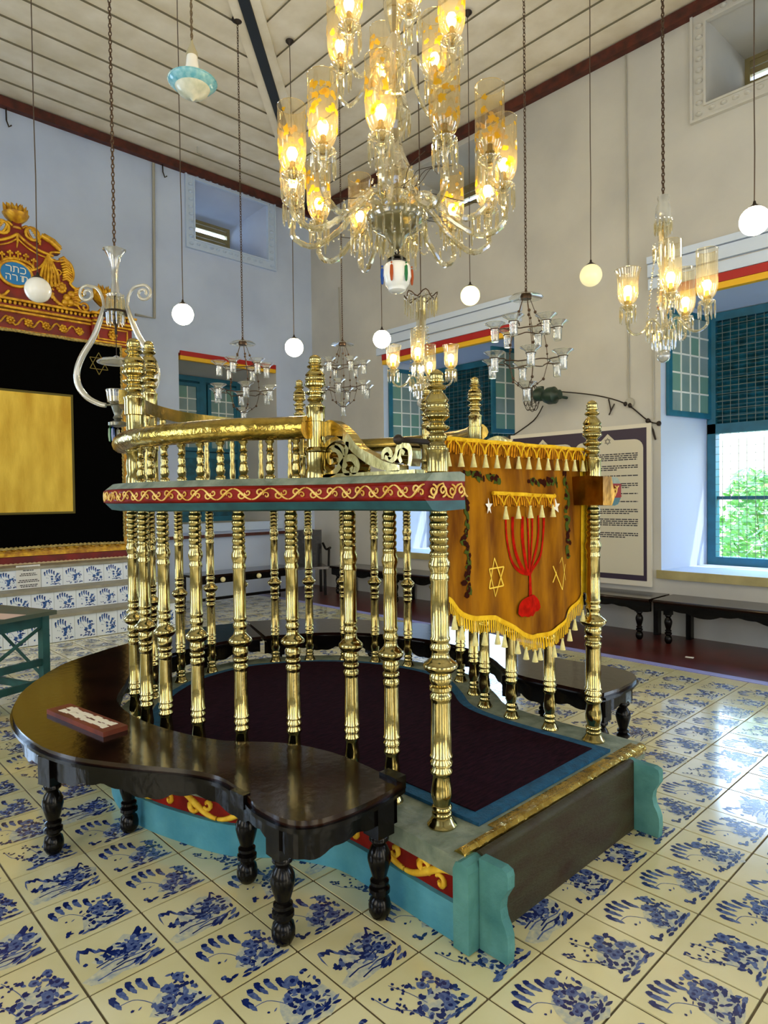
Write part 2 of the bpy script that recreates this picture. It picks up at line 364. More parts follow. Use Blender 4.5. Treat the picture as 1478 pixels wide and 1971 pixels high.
# ---- walls, pierced by deep splayed openings
def wall(name, axis, pos, out, a0, a1, z1, holes, mats):
    """axis 'x': wall plane x=pos spanning y; out = +1/-1 outward; holes: (a0,a1,z0,z1,inner a0,a1,z0,z1,depth)"""
    mb = MB(); P = (lambda a, z, d: (pos+out*d, a, z)) if axis == 'x' else (lambda a, z, d: (a, pos+out*d, z))
    xs = sorted({a0, a1, *[h[0] for h in holes], *[h[1] for h in holes]}); zs = sorted({0, z1, *[h[2] for h in holes], *[h[3] for h in holes]})
    for i in range(len(xs)-1):
        for k in range(len(zs)-1):
            cx, cz = (xs[i]+xs[i+1])/2, (zs[k]+zs[k+1])/2
            if any(h[0] < cx < h[1] and h[2] < cz < h[3] for h in holes): continue
            for d in (0, 1.0): mb.poly([P(xs[i], zs[k], d), P(xs[i+1], zs[k], d), P(xs[i+1], zs[k+1], d), P(xs[i], zs[k+1], d)])
    for h in holes:
        o = [(h[0], h[2]), (h[1], h[2]), (h[1], h[3]), (h[0], h[3])]; q = [(h[4], h[6]), (h[5], h[6]), (h[5], h[7]), (h[4], h[7])]
        for k in range(4):
            e = (k+1) % 4
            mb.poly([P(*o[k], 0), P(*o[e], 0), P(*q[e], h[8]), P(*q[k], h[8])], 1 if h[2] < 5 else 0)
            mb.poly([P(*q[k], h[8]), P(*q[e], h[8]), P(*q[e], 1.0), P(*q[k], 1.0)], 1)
            # ring closing the outer face around the inner opening
            mb.poly([P(*o[k], 1.0), P(*o[e], 1.0), P(*q[e], 1.0), P(*q[k], 1.0)], 0)
    o = mb.build(name, mats, smooth=0); return struct(o)
W1 = (-.46, 1.86, .69, 3.70, -.29, 1.69, .70, 3.55, .9)
W2 = (3.74, 6.17, .69, 3.70, 3.91, 6.0, .70, 3.55, .9)
C1 = (-.05, 1.38, 5.45, 6.30, .12, 1.30, 5.75, 6.25, .9)
C2 = (4.3, 5.7, 5.45, 6.30, 4.4, 5.6, 5.75, 6.25, .9)
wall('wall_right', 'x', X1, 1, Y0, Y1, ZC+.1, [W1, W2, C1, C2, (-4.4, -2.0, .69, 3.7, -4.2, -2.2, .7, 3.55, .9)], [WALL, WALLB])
B1 = (3.01, 4.74, 1.15, 3.70, 3.15, 4.57, 1.15, 3.55, .9)
BC = (3.30, 4.60, 5.43, 6.34, 3.40, 4.42, 5.78, 6.14, .9)
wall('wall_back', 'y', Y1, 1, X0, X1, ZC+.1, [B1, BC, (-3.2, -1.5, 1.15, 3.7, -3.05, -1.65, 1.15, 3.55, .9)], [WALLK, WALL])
WL = [(a, a+2.2, .69, 3.7, a+.17, a+2.03, .7, 3.55, .9) for a in (-4.2, -.6, 3.2)]
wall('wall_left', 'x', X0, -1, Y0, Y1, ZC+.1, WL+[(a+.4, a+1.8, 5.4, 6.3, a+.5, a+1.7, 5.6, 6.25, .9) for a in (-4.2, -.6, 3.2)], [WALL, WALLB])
WF = [(a, a+2.0, .1 if a == -.2 else .69, 3.7, a+.15, a+1.85, .1 if a == -.2 else .7, 3.55, .9) for a in (-3.2, -.2, 2.9)]
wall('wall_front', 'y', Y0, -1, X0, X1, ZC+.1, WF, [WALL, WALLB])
H90 = PI/2
for n_, h in (('a', W1), ('b', W2), ('c', C1), ('d', C2)): portal('daylight_portal', (X1+.95, (h[4]+h[5])/2, (h[6]+h[7])/2), (0, H90, 0), h[7]-h[6], h[5]-h[4])
portal('daylight_portal', (X1+.95, -3.2, 2.1), (0, H90, 0), 2.85, 2.0)
for h in WL: portal('daylight_portal', (X0-.95, (h[4]+h[5])/2, 2.1), (0, -H90, 0), 2.85, h[5]-h[4])
for h in WF: portal('daylight_portal', ((h[4]+h[5])/2, Y0-.95, 2.1), (H90, 0, 0), h[5]-h[4], 2.85)

# ---- ceiling: concentric mitred boards, dark hip battens, red-brown wall plates
mb = MB(); w = .385; k = 0
while k*w < 4.8:
    a, b = k*w, (k+1)*w
    for f_ in range(2):
        o_ = [(X0+a, Y0+a), (X1-a, Y0+a), (X1-a, Y1-a), (X0+a, Y1-a)]; i_ = [(X0+b, Y0+b), (X1-b, Y0+b), (X1-b, Y1-b), (X0+b, Y1-b)]
    if X1-b > X0+b:
        for q in range(4):
            e = (q+1) % 4
            mb.poly([(*o_[q], ZC+.012), (*o_[e], ZC+.012), (*i_[e], ZC-.012), (*i_[q], ZC-.012)])
            mb.poly([(*i_[q], ZC-.012), (*i_[e], ZC-.012), (*i_[e], ZC+.014), (*i_[q], ZC+.014)], 1)
    k += 1
mb.b2((X0-1, Y0-1, ZC+.03), (X1+1, Y1+1, ZC+.1))
struct(mb.build('ceiling', [CEIL, mat('plank_gap', '#6e6a58', .9)], smooth=0))
for q, (cx_, cy_, dx_, dy_) in enumerate(((X1, Y1, -1, -1), (X0, Y1, 1, -1), (X1, Y0, -1, 1), (X0, Y0, 1, 1))):
    mb = MB(); n_ = Vector((dx_, dy_, 0)).normalized(); p_ = Vector((-n_.y, n_.x, 0))
    for off, hw, dz, mi in ((0, .055, .05, 0), (.11, .05, .035, 1), (-.11, .05, .035, 1)):
        a = Vector((cx_, cy_, ZC))+p_*off; b = a+n_*6.6
        mb.box((a+b)/2-Vector((0, 0, dz/2)), (6.6, hw*2, dz), rz=math.atan2(n_.y, n_.x), mi=mi)
    struct(mb.build('trim_%d' % (q+1), [mat('hip_dark', '#1a222a', .5), CEIL], smooth=0))
for q, (a, b) in enumerate((((X1-.09, Y0, ZC-.13), (X1, Y1, ZC-.014)), ((X0, Y1-.09, ZC-.13), (X1-.09, Y1, ZC-.014)), ((X0, Y0, ZC-.13), (X0+.09, Y1-.09, ZC-.014)), ((X0+.09, Y0, ZC-.13), (X1-.09, Y0+.09, ZC-.014)))):
    mb = MB(); mb.b2(a, b); struct(mb.build('trim_%d' % (q+5), BEAM, smooth=0))

# ---- window surrounds, frames, shutters
def frame_rect(mb, P, a0, a1, z0, z1, w, d0, d1, mi=0):
    for q in ((a0, a0+w, z0, z1), (a1-w, a1, z0, z1), (a0+w, a1-w, z1-w, z1), (a0+w, a1-w, z0, z0+w)):
        c = [P(q[0], q[2], d0), P(q[1], q[3], d1)]; mb.b2(*c, mi)
PR = lambda a, z, d: (X1+d, a, z)
PB = lambda a, z, d: (a, Y1+d, z)
def hood(name, P, a0, a1, z):
    mb = MB()
    mb.b2(P(a0-.12, z+.02, -.035), P(a1+.12, z+.13, .02), 2); mb.b2(P(a0-.12, z+.15, -.05), P(a1+.12, z+.28, .01), 2); mb.b2(P(a0-.12, z+.29, -.07), P(a1+.12, z+.36, .01), 2)
    mb.b2(P(a0, z-.07, -.03), P(a1, z+.015, .05), 0); mb.b2(P(a0, z-.135, -.022), P(a1, z-.072, .05), 1)
    return struct(mb.build(name, [mat('hood_red', '#a81a14', .5), mat('hood_yellow', '#e8b41c', .5), mat('hood_white', '#c9d8ee', .6)], smooth=0))
hood('trim_9', PR, W1[0], W1[1], 3.70); hood('trim_10', PR, W2[0], W2[1], 3.70)
mb = MB(); mb.b2(PB(3.03, 3.66, -.03), PB(4.72, 3.73, .04), 0); mb.b2(PB(3.03, 3.60, -.02), PB(4.72, 3.66, .04), 1)
struct(mb.build('trim_11', [MATS['hood_red'], MATS['hood_yellow']], smooth=0))
def surround(name, P, a0, a1, z0, z1, w):
    mb = MB(); frame_rect(mb, P, a0-w, a1+w, z0-w, z1+w, w, -.03, .01); frame_rect(mb, P, a0-w-.02, a1+w+.02, z0-w-.02, z1+w+.02, .025, -.05, .01); frame_rect(mb, P, a0-.02, a1+.02, z0-.02, z1+.02, .022, -.045, .01)
    n = int((z1-z0+2*w)/.11)
    for k in range(n):
        for a in (a0-w/2, a1+w/2):
            z = z0-w+.05+k*.11; c = P(a, z, -.032); mb.sphere(c, .036, 8, sq=.6)
    for k in range(int((a1-a0)/.11)):
        for z in (z0-w/2, z1+w/2): mb.sphere(P(a0+.05+k*.11, z, -.032), .034, 8, sq=.6)
    return struct(mb.build(name, WALLB if P is PB else WALL))
surround('trim_12', PB, BC[0], BC[1], BC[2], BC[3]-.02, .13); surround('trim_13', PR, C1[0], C1[1], C1[2], C1[3]-.03, .13)
# louvred lights of the clerestories
def louvre(name, P, h):
    root = MB(); frame_rect(root, P, h[4]-.01, h[5]+.01, h[6]-.02, h[7]+.02, .06, h[8]-.03, h[8]+.05)
    g_ = h[6]+(h[7]-h[6])*.52
    for z, e in ((h[6]+.03, g_-.09), (g_-.08, g_-.01), (g_+.055, g_+.12), (g_+.13, h[7]-.03)):
        root.b2(P(h[4]+.04, z, h[8]-.02), P(h[5]-.04, e, h[8]+.03), 0)
    return struct(root.build(name, mat('old_cream_wood', '#8f845a', .6, noise=.4, nscale=8, c2='#7f7650'), smooth=0))
louvre('window_4', PB, BC); louvre('window_5', PR, C1); louvre('window_6', PR, C2)
def panes(mb, O, A, B, w, h, nx, nz, th=.035, frame=.06):
    """casement leaf: origin O, horizontal unit A, normal B; 0 frame,1 pane,2 bar,3 green pane"""
    M = Matrix((A, B, Vector((0, 0, 1)))).transposed()
    def bx(x0, x1, z0, z1, t, mi): mb.box(O+A*(x0+x1)/2+Vector((0, 0, (z0+z1)/2)), (x1-x0, t, z1-z0), M=M, mi=mi)
    bx(0, frame, 0, h, th, 0); bx(w-frame, w, 0, h, th, 0); bx(frame, w-frame, 0, frame, th, 0); bx(frame, w-frame, h-frame, h, th, 0)
    pw, ph = (w-2*frame)/nx, (h-2*frame)/nz
    for i in range(nx):
        for k in range(nz): bx(frame+i*pw, frame+(i+1)*pw, frame+k*ph, frame+(k+1)*ph, .008, random.choice((1, 1, 3)))
    for i in range(1, nx): bx(frame+i*pw-.009, frame+i*pw+.009, frame, h-frame, .022, 2)
    for k in range(1, nz): bx(frame, w-frame, frame+k*ph-.009, frame+k*ph+.009, .024, 2)
def leaf(parent, O, ang, w, h, nx, nz, sidex=None):
    A = Vector((math.cos(ang), math.sin(ang), 0)); B = Vector((-A.y, A.x, 0)); mb = MB(); panes(mb, Vector(O), A, B, w, h, nx, nz)
    return mb.build('casement', [WTEAL, PANE, WHITEP, PANE2], parent, smooth=0)
def big_window(name, h, label_dark=True):
    y0, y1, z0, z1, d = h[4], h[5], h[6], h[7], h[8]
    mb = MB(); xw = X1+d
    frame_rect(mb, PR, y0, y1, z0, z1, .09, d-.06, d+.06); mb.b2((xw-.06, y0, 2.19), (xw+.06, y1, 2.30))
    mb.b2((xw-.03, (y0+y1)/2-.04, z0), (xw+.03, (y0+y1)/2+.04, 2.2)); mb.b2((xw-.02, y0, 1.44), (xw+.02, y1, 1.48))
    fr = struct(mb.build(name, WTEAL, smooth=0))
    mb = MB(); z = 2.32
    while z < z1-.1: mb.box((xw, (y0+y1)/2, z), (.05, y1-y0-.16, .012), M=Matrix.Rotation(.6, 3, 'Y')); mb.box((xw+.03, (y0+y1)/2, z+.025), (.012, y1-y0-.16, .06)); z += .055
    mb.b2((xw-.02, (y0+y1)/2-.03, 2.3), (xw+.04, (y0+y1)/2+.03, z1-.08)); mb.build('shutter', WDARK, fr, smooth=0)
    mb = MB(); a = y0+.12
    while a < y1-.08: mb.b2((xw-.052, a-.0022, z0+.09), (xw-.048, a+.0022, z1-.09)); a += .085
    z = z0+.15
    while z < z1-.1: mb.b2((xw-.056, y0+.09, z-.0022), (xw-.052, y1-.09, z+.0022)); z += .085
    mb.build('wire_mesh', mat('grey_wire_mesh', '#6f7a76', .5, .3), fr, smooth=0)
    return fr
w1 = big_window('window_1', W1); w2 = big_window('window_2', W2)
leaf(w1, (6.36, 1.66, 2.36), math.atan2(.17, -.85), .80, 1.16, 4, 5)
leaf(w1, (6.36, -.26, 2.36), math.atan2(-.17, -.85), .80, 1.16, 4, 5)
leaf(w2, (6.36, 5.97, 2.36), math.atan2(.17, -.85), .80, 1.16, 4, 5)
leaf(w2, (6.36, 3.95, 2.36), math.atan2(.25, -.85), .80, 1.16, 4, 5)
# window 3 in the back wall: teal frame with paned casements, low part shut
mb = MB(); yb = Y1+.9
frame_rect(mb, PB, B1[4], B1[5], 1.15, 3.55, .08, .84, .95); mb.b2((B1[4], yb-.05, 2.2), (B1[5], yb+.05, 2.3)); mb.b2((3.80, yb-.05, 1.2), (3.92, yb+.05, 3.5)); mb.b2((B1[4], yb, 3.46), (B1[5], yb+.05, 3.55))
w3 = struct(mb.build('window_3', WTEAL, smooth=0))
for O, a, w_ in (((3.21, yb-.03, 2.32), 0, .59), ((3.95, yb-.03, 2.32), 0, .55)): leaf(w3, O, a, w_, 1.12, 3, 5)
mb = MB(); mb.b2((3.23, yb-.02, 1.22), (3.8, yb+.01, 2.2)); mb.b2((3.92, yb-.02, 1.22), (4.5, yb+.01, 2.2)); mb.build('shutter', WDARK, w3, smooth=0)
mb = MB(); mb.b2((B1[4]+.01, yb+.055, 1.16), (B1[5]-.01, yb+.085, 3.54)); mb.build('daylight_block_panel', WDARK, w3, smooth=0)  # added dark backing board that blocks daylight leaking round the casements
mb = MB(); mb.b2((5.47, -.5, .60), (5.56, 1.90, .69)); mb.b2((5.47, 3.7, .60), (5.56, 6.2, .69)); struct(mb.build('trim_14', mat('sill_ochre', '#b6ab78', .5, noise=.4, nscale=4, c2='#948a5c'), smooth=0))
mb = MB(); mb.b2((2.95, 7.90, 1.02), (4.8, 8.0, 1.15)); mb.b2((1.95, 7.9, .93), (5.45, 7.96, .975), 1); struct(mb.build('trim_15', [WALLB, BEAM], smooth=0))

# ================================================================ BIMAH
CP = [(.243, .335), (.245, .395), (.25, .66), (.235, .885), (.115, 1.13), (-.035, 1.31), (-.12, 1.54), (-.175, 1.75), (-.185, 1.94), (-.14, 2.18), (-.03, 2.42), (.18, 2.68), (.46, 2.88), (.73, 2.96), (.98, 2.97), (1.21, 2.88), (1.42, 2.74), (1.6, 2.55), (1.72, 2.34), (1.80, 2.08), (1.82, 1.82), (1.757, 1.56), (1.594, 1.32), (1.448, 1.125), (1.4, .906), (1.39, .66), (1.40, .42), (1.402, .335)]
PATH = [(x, y) for x, y in cr(CP, 5)]
PATHR = PATH[::-1]      # traversed so that 'outward' offsets point away from the platform
def outl(o): return offset(PATHR, -o)[::-1]
# find which sign points outward
_t = offset(PATH, .1); OS = 1 if _t[len(_t)//4][0] < PATH[len(_t)//4][0] else -1
def off(o): return offset(PATH, o*OS)
bim = thing('bimah', 'round railed reading platform with a ring of brass columns on a blue painted plinth', 'platform', (0, 0, 0))
def slab(o, yf, z0, z1, name, m, par, smooth=0):
    P = off(o); P = [(P[0][0], yf)]+[p for p in P if p[1] > yf]+[(P[-1][0], yf)]
    mb = MB(); mb.prism(P, z0, z1); return mb.build(name, m, par, smooth=smooth, fix=True)
slab(.125, .235, 0.001, .132, 'plinth', TEALP, bim)
fz = slab(.105, .25, .132, .228, 'painted_frieze', RED, bim)
cb = slab(.13, .225, .228, .298, 'stone_curb', CURB, bim)
# carved scrolls of the plinth frieze
def along(P, closed=False):
    L = [0]
    for i in range(1, len(P)): L.append(L[-1]+math.hypot(P[i][0]-P[i-1][0], P[i][1]-P[i-1][1]))
    def at(t):
        t = max(0, min(L[-1]-1e-6, t))
        for i in range(1, len(P)):
            if L[i] >= t:
                f = (t-L[i-1])/(L[i]-L[i-1]+1e-9); return (P[i-1][0]+(P[i][0]-P[i-1][0])*f, P[i-1][1]+(P[i][1]-P[i-1][1])*f)
        return P[-1]
    return at, L[-1]
def scrollwork(P, zc, h, pitch, r, m, name, par, double=True):
    at, Lm = along(P); mb = MB(); t = 0; s = 1
    while t < Lm-pitch:
        big = [(t+pitch*(.02+.96*k/10), zc+s*h*(.42*math.cos(PI*k/10))) for k in range(11)]
        sp = spiral((t+pitch*.58, zc+s*h*.10), .34*h, .06*h, s*PI*1.2, s*(-PI*1.1), 11)
        sp2 = spiral((t+pitch*.22, zc-s*h*.12), .26*h, .05*h, s*PI*.2, s*PI*2.1, 9)
        for Q, rr in ((big, r), (sp, r*.85), (sp2, r*.75)):
            W_ = [(*at(a), max(zc-h*.5, min(zc+h*.5, b))) for a, b in Q]
            mb.tube(W_, [rr*(1.15-.5*abs(2*i/(len(W_)-1)-1)) for i in range(len(W_))], 6)
        t += pitch; s = -s
    return mb.build(name, m, par, smooth=60)
_o = off(.109); scrollwork([(_o[0][0], .255)]+_o+[(_o[-1][0], .255)], .181, .098, .23, .014, FRZ, 'gold_scroll', fz)
# brass nosing across the entrance
mb = MB(); mb.tube([(.135, .222, .288), (.4, .218, .290), (.8, .216, .290), (1.2, .218, .290), (1.49, .222, .288)], .026, 10)
mb.b2((.36, .24, .288), (1.49, .275, .3)); mb.build('brass_nosing', BRASSH, bim)
mb = MB(); mb.b2((.1, .2, .262), (.29, .24, .300)); mb.build('corner_block', CURB, bim, smooth=0)
# columns
def colprofile():
    P = []
    def a(y, r): P.append((r*.00089, .29+(1910-y)*.000893-.295))
    seq = [(1910, 60), (1898, 62), (1885, 50), (1872, 44), (1866, 38), (1860, 42), (1850, 42), (1845, 36), (1838, 37), (1832, 43), (1824, 42), (1818, 35), (1805, 37), (1785, 44), (1765, 45), (1740, 41), (1700, 36), (1692, 39), (1684, 47), (1674, 47), (1666, 40), (1655, 39), (1650, 47), (1638, 47), (1630, 40), (1621, 40), (1617, 48), (1611, 47), (1606, 43), (1500, 42), (1395, 40), (1388, 41), (1380, 45), (1364, 45), (1358, 38), (1350, 38), (1343, 47), (1330, 47), (1324, 38), (1318, 41), (1300, 48), (1282, 45), (1275, 41), (1268, 55), (1258, 66), (1246, 73), (1236, 70), (1224, 54), (1212, 40), (1198, 36), (1186, 36), (1178, 42), (1164, 43), (1156, 36), (1146, 37), (1140, 42), (1130, 42), (1125, 38), (1000, 38), (900, 37), (893, 41), (880, 41), (870, 36), (855, 40), (838, 46), (820, 45), (806, 37)]
    y = 800
    while y > 625: seq += [(y-4, 38), (y-12, 41), (y-20, 39), (y-26, 34)]; y -= 30
    seq += [(612, 34), (606, 38), (600, 38)]
    for q in seq: a(*q)
    P[-1] = (P[-1][0], 1.16)
    return P
CPF = colprofile()
mb = MB(); mb.lathe(CPF, n=24); c0 = mb.build('column', BRASS, bim, smooth=50); c0.location = (.245, .395, .298)
part_copy(c0, bim, (1.40, .42, .298))
small = [(r*.80, z) for r, z in CPF]
mb = MB(); mb.lathe(small, n=20); c1 = mb.build('column', BRASS, bim, smooth=50)
CPOS = [CP[i] for i in range(2, 26)]
c1.location = (*CPOS[0], .298)
for x, y in CPOS[1:]: part_copy(c1, bim, (x, y, .298), rz=random.random())
# entablature
prof = [(-.075, 1.458), (.085, 1.450), (.125, 1.488), (.125, 1.555), (.085, 1.585), (-.05, 1.592), (-.075, 1.565)]
def band(name, idx, m, par):
    mb = MB(); rings = [off(o) for o, z in [prof[i] for i in idx]]; zz = [prof[i][1] for i in idx]; n = len(idx); Lp = len(PATH)
    mb.add([(rings[j][i][0], rings[j][i][1], zz[j]) for i in range(Lp) for j in range(n)],
           [(i*n+j, i*n+(j+1) % n, (i+1)*n+(j+1) % n, (i+1)*n+j) for i in range(Lp-1) for j in range(n)]+[tuple(range(n)), tuple((Lp-1)*n+j for j in range(n))[::-1]])
    return mb.build(name, m, par, smooth=25, fix=True)
def bandP(name, P_, m, par):
    global prof
    keep = prof; prof = P_; o = band(name, list(range(len(P_))), m, par); prof = keep; return o
bandP('ledge_underside', [(-.075, 1.458), (.06, 1.452), (.095, 1.458), (.125, 1.490), (-.075, 1.490)], UNDER, bim)
led = bandP('ledge_frieze', [(-.073, 1.490), (.122, 1.490), (.134, 1.497), (.128, 1.504), (.128, 1.546), (.134, 1.553), (.122, 1.559), (-.073, 1.559)], RED, bim)
bandP('ledge_top', [(-.075, 1.559), (.125, 1.559), (.09, 1.588), (-.05, 1.594), (-.075, 1.585)], CURB, bim)
scrollwork(off(.131), 1.525, .054, .078, .0044, GOLDL, 'gold_scroll', led)
mb = MB(); mb.prism([(.332, 1.456), (.50, 1.456), (.53, 1.50), (.50, 1.592), (.40, 1.598), (.332, 1.592)], 1.312, 1.326, fn=lambda p, q, d: (d, p, q)); mb.prism([(1.313, 1.456), (1.40, 1.454), (1.432, 1.50), (1.41, 1.55), (1.395, 1.592), (1.313, 1.592)], .318, .334, fn=lambda p, q, d: (p, d, q)); mb.build('brass_end_plate', mat('aged_brass_sheet', '#b8862a', .3, 1, noise=.4, nscale=7, c2='#5a3a10', bump=.3, bscale=12), bim, smooth=0)
mb = MB()
for xs, n in ((.145, 4), (1.455, 1)):
    for k in range(n):
        xc = xs+.05*k; d = 1 if k % 2 else -1
        mb.tube([(x, .331, z) for x, z in spiral((xc, 1.525), .022, .005, -d*PI*.5, d*PI*2, 12)], .0036, 6)
        mb.tube([(xc-.022, .331, 1.525+d*.02), (xc, .331, 1.525+d*.026), (xc+.024, .331, 1.525-d*.016), (xc+.035, .331, 1.525-d*.022)], .0038, 6)
mb.build('gold_scroll', GOLDL, led)
# upper posts and finials
def finprof(h):
    seq = [(1130, 118), (1120, 105), (940, 105), (930, 110), (905, 112), (895, 96), (880, 96), (860, 84), (845, 82), (825, 96), (800, 102), (780, 96), (765, 86), (745, 86), (735, 100), (715, 114), (700, 114), (690, 98), (675, 84), (655, 82), (640, 92), (610, 118), (585, 118), (570, 108), (555, 114), (535, 108), (520, 112), (500, 112), (480, 104), (455, 112), (430, 104), (400, 90), (375, 74), (362, 74), (350, 92), (335, 100), (318, 92), (305, 66), (292, 62), (282, 76), (270, 76), (262, 62), (250, 66), (225, 68), (200, 62), (178, 42), (160, 0.5)]
    return [((r if (y > 900 or y < 300) else max(58, 112-(112-r)*1.45) if r < 112 else r*1.03)*.000385, (1130-y)*h/970) for y, r in seq]
mb = MB(); mb.lathe(finprof(.375), n=24); f0 = mb.build('finial', BRASS, bim, smooth=50); f0.location = (.245, .40, 1.592)
part_copy(f0, bim, (1.40, .42, 1.592))
RZ = 1.80
# rail follows the columns on both flanks, a flat raised band closes the back
at, Lp = along(off(0)); mid = Lp/2
def sub(a, b, n=26, o=.03):
    f, L_ = along(off(o)); return [f(a+(b-a)*k/n) for k in range(n+1)]
def tof(o, pt):
    f, L_ = along(off(o)); best = min(range(400), key=lambda k: (f(L_*k/400)[0]-pt[0])**2+(f(L_*k/400)[1]-pt[1])**2); return L_*best/400
a0, a1 = tof(.03, (.16, 1.06)), tof(.03, (-.12, 2.3)); b0, b1 = tof(.03, (1.58, 1.27)), tof(.03, (1.40, 2.79))
def rail(ta, tb, RZ=RZ):
    P = sub(ta, tb); mb = MB(); n = 12; L_ = len(P)
    pr = [(.052*math.cos(2*PI*k/n)*1.15, .046*math.sin(2*PI*k/n)*(1.0 if math.sin(2*PI*k/n) < 0 else 1.15)) for k in range(n)]
    O = [offset(P, o) for o, z in pr]
    mb.add([(O[j][i][0], O[j][i][1], RZ+pr[j][1]) for i in range(L_) for j in range(n)],
           [(i*n+j, i*n+(j+1) % n, (i+1)*n+(j+1) % n, (i+1)*n+j) for i in range(L_-1) for j in range(n)]+[tuple(range(n)), tuple((L_-1)*n+j for j in range(n))[::-1]])
    return mb.build('handrail', BRASSH if ta < mid*.8 else BRASSD, bim, smooth=50, fix=True)
MATS['hammered_brass'].node_tree.nodes['Bump'].inputs['Strength'].default_value = .35
rail(a0, a1); rail(b1, b0, 1.89)
c_, d_ = tof(0, (-.12, 2.22)), tof(0, (1.40, 2.76))
P = sub(c_, d_, 34, 0.0); mb = MB(); n = 4; pr = [(-.05, 2.01), (.05, 2.01), (.05, 2.085), (-.05, 2.085)]; O = [offset(P, o) for o, z in pr]; L_ = len(P)
mb.add([(O[j][i][0], O[j][i][1], pr[j][1]) for i in range(L_) for j in range(4)], [(i*4+j, i*4+(j+1) % 4, (i+1)*4+(j+1) % 4, (i+1)*4+j) for i in range(L_-1) for j in range(4)]+[(0, 1, 2, 3), tuple((L_-1)*4+j for j in range(4))[::-1]])
mb.build('back_rail', BRASSD, bim, smooth=30, fix=True)
# posts carrying rails and finials
def post(x, y, z1, h, r=.045, fs=1.0):
    mb = MB(); mb.lathe([(r*1.15, 0), (r*1.15, .03), (r, .04), (r, (z1-1.592)*.45), (r*1.15, (z1-1.592)*.47), (r*1.1, (z1-1.592)*.52), (r*.9, (z1-1.592)*.55), (r, z1-1.592)], n=12, flute=.06)
    mb.lathe([(q[0]*fs, z1-1.592+q[1]) for q in finprof(h)], n=20)
    return mb.build('post', BRASS, bim, smooth=50, loc=(x, y, 1.592))
post(.195, 1.05, 1.83, .29, fs=.98); post(1.565, 1.27, 1.92, .30, fs=.95)
post(-.165, 2.06, 1.93, .39, fs=1.25); post(1.83, 1.90, 1.93, .34); post(.20, 2.70, 2.06, .42, fs=1.12); post(1.38, 2.77, 2.06, .33)
# turned balusters
bp = [(.022, 0), (.022, .01), (.014, .018), (.019, .03), (.021, .045), (.015, .06), (.018, .066), (.013, .075), (.017, .09), (.017, .1), (.012, .112), (.018, .12), (.013, .13), (.013, .15), (.02, .158), (.02, .17)]
mb = MB(); mb.lathe(bp, n=12); bl = mb.build('baluster', BRASS, bim, smooth=50); first = True
for ta, tb in ((a0+.08, a1), (b0-.08, b1)):
    k = 0
    f, L_ = along(off(0)); n_ = 12
    for k in range(n_):
        x, y = f((ta+(tb-ta)*k/(n_-1)))
        if first: bl.location = (x, y, 1.592); first = False
        else: part_copy(bl, bim, (x, y, 1.592))
bp2 = [(r*1.05, z*2.55) for r, z in bp]
mb = MB(); mb.lathe(bp2, n=12); bl2 = mb.build('baluster', BRASS, bim, smooth=50)
for k in range(9):
    x, y = at(c_+.1+(d_-c_-.2)*k/8)
    if k == 0: bl2.location = (x, y, 1.588)
    else: part_copy(bl2, bim, (x, y, 1.588))
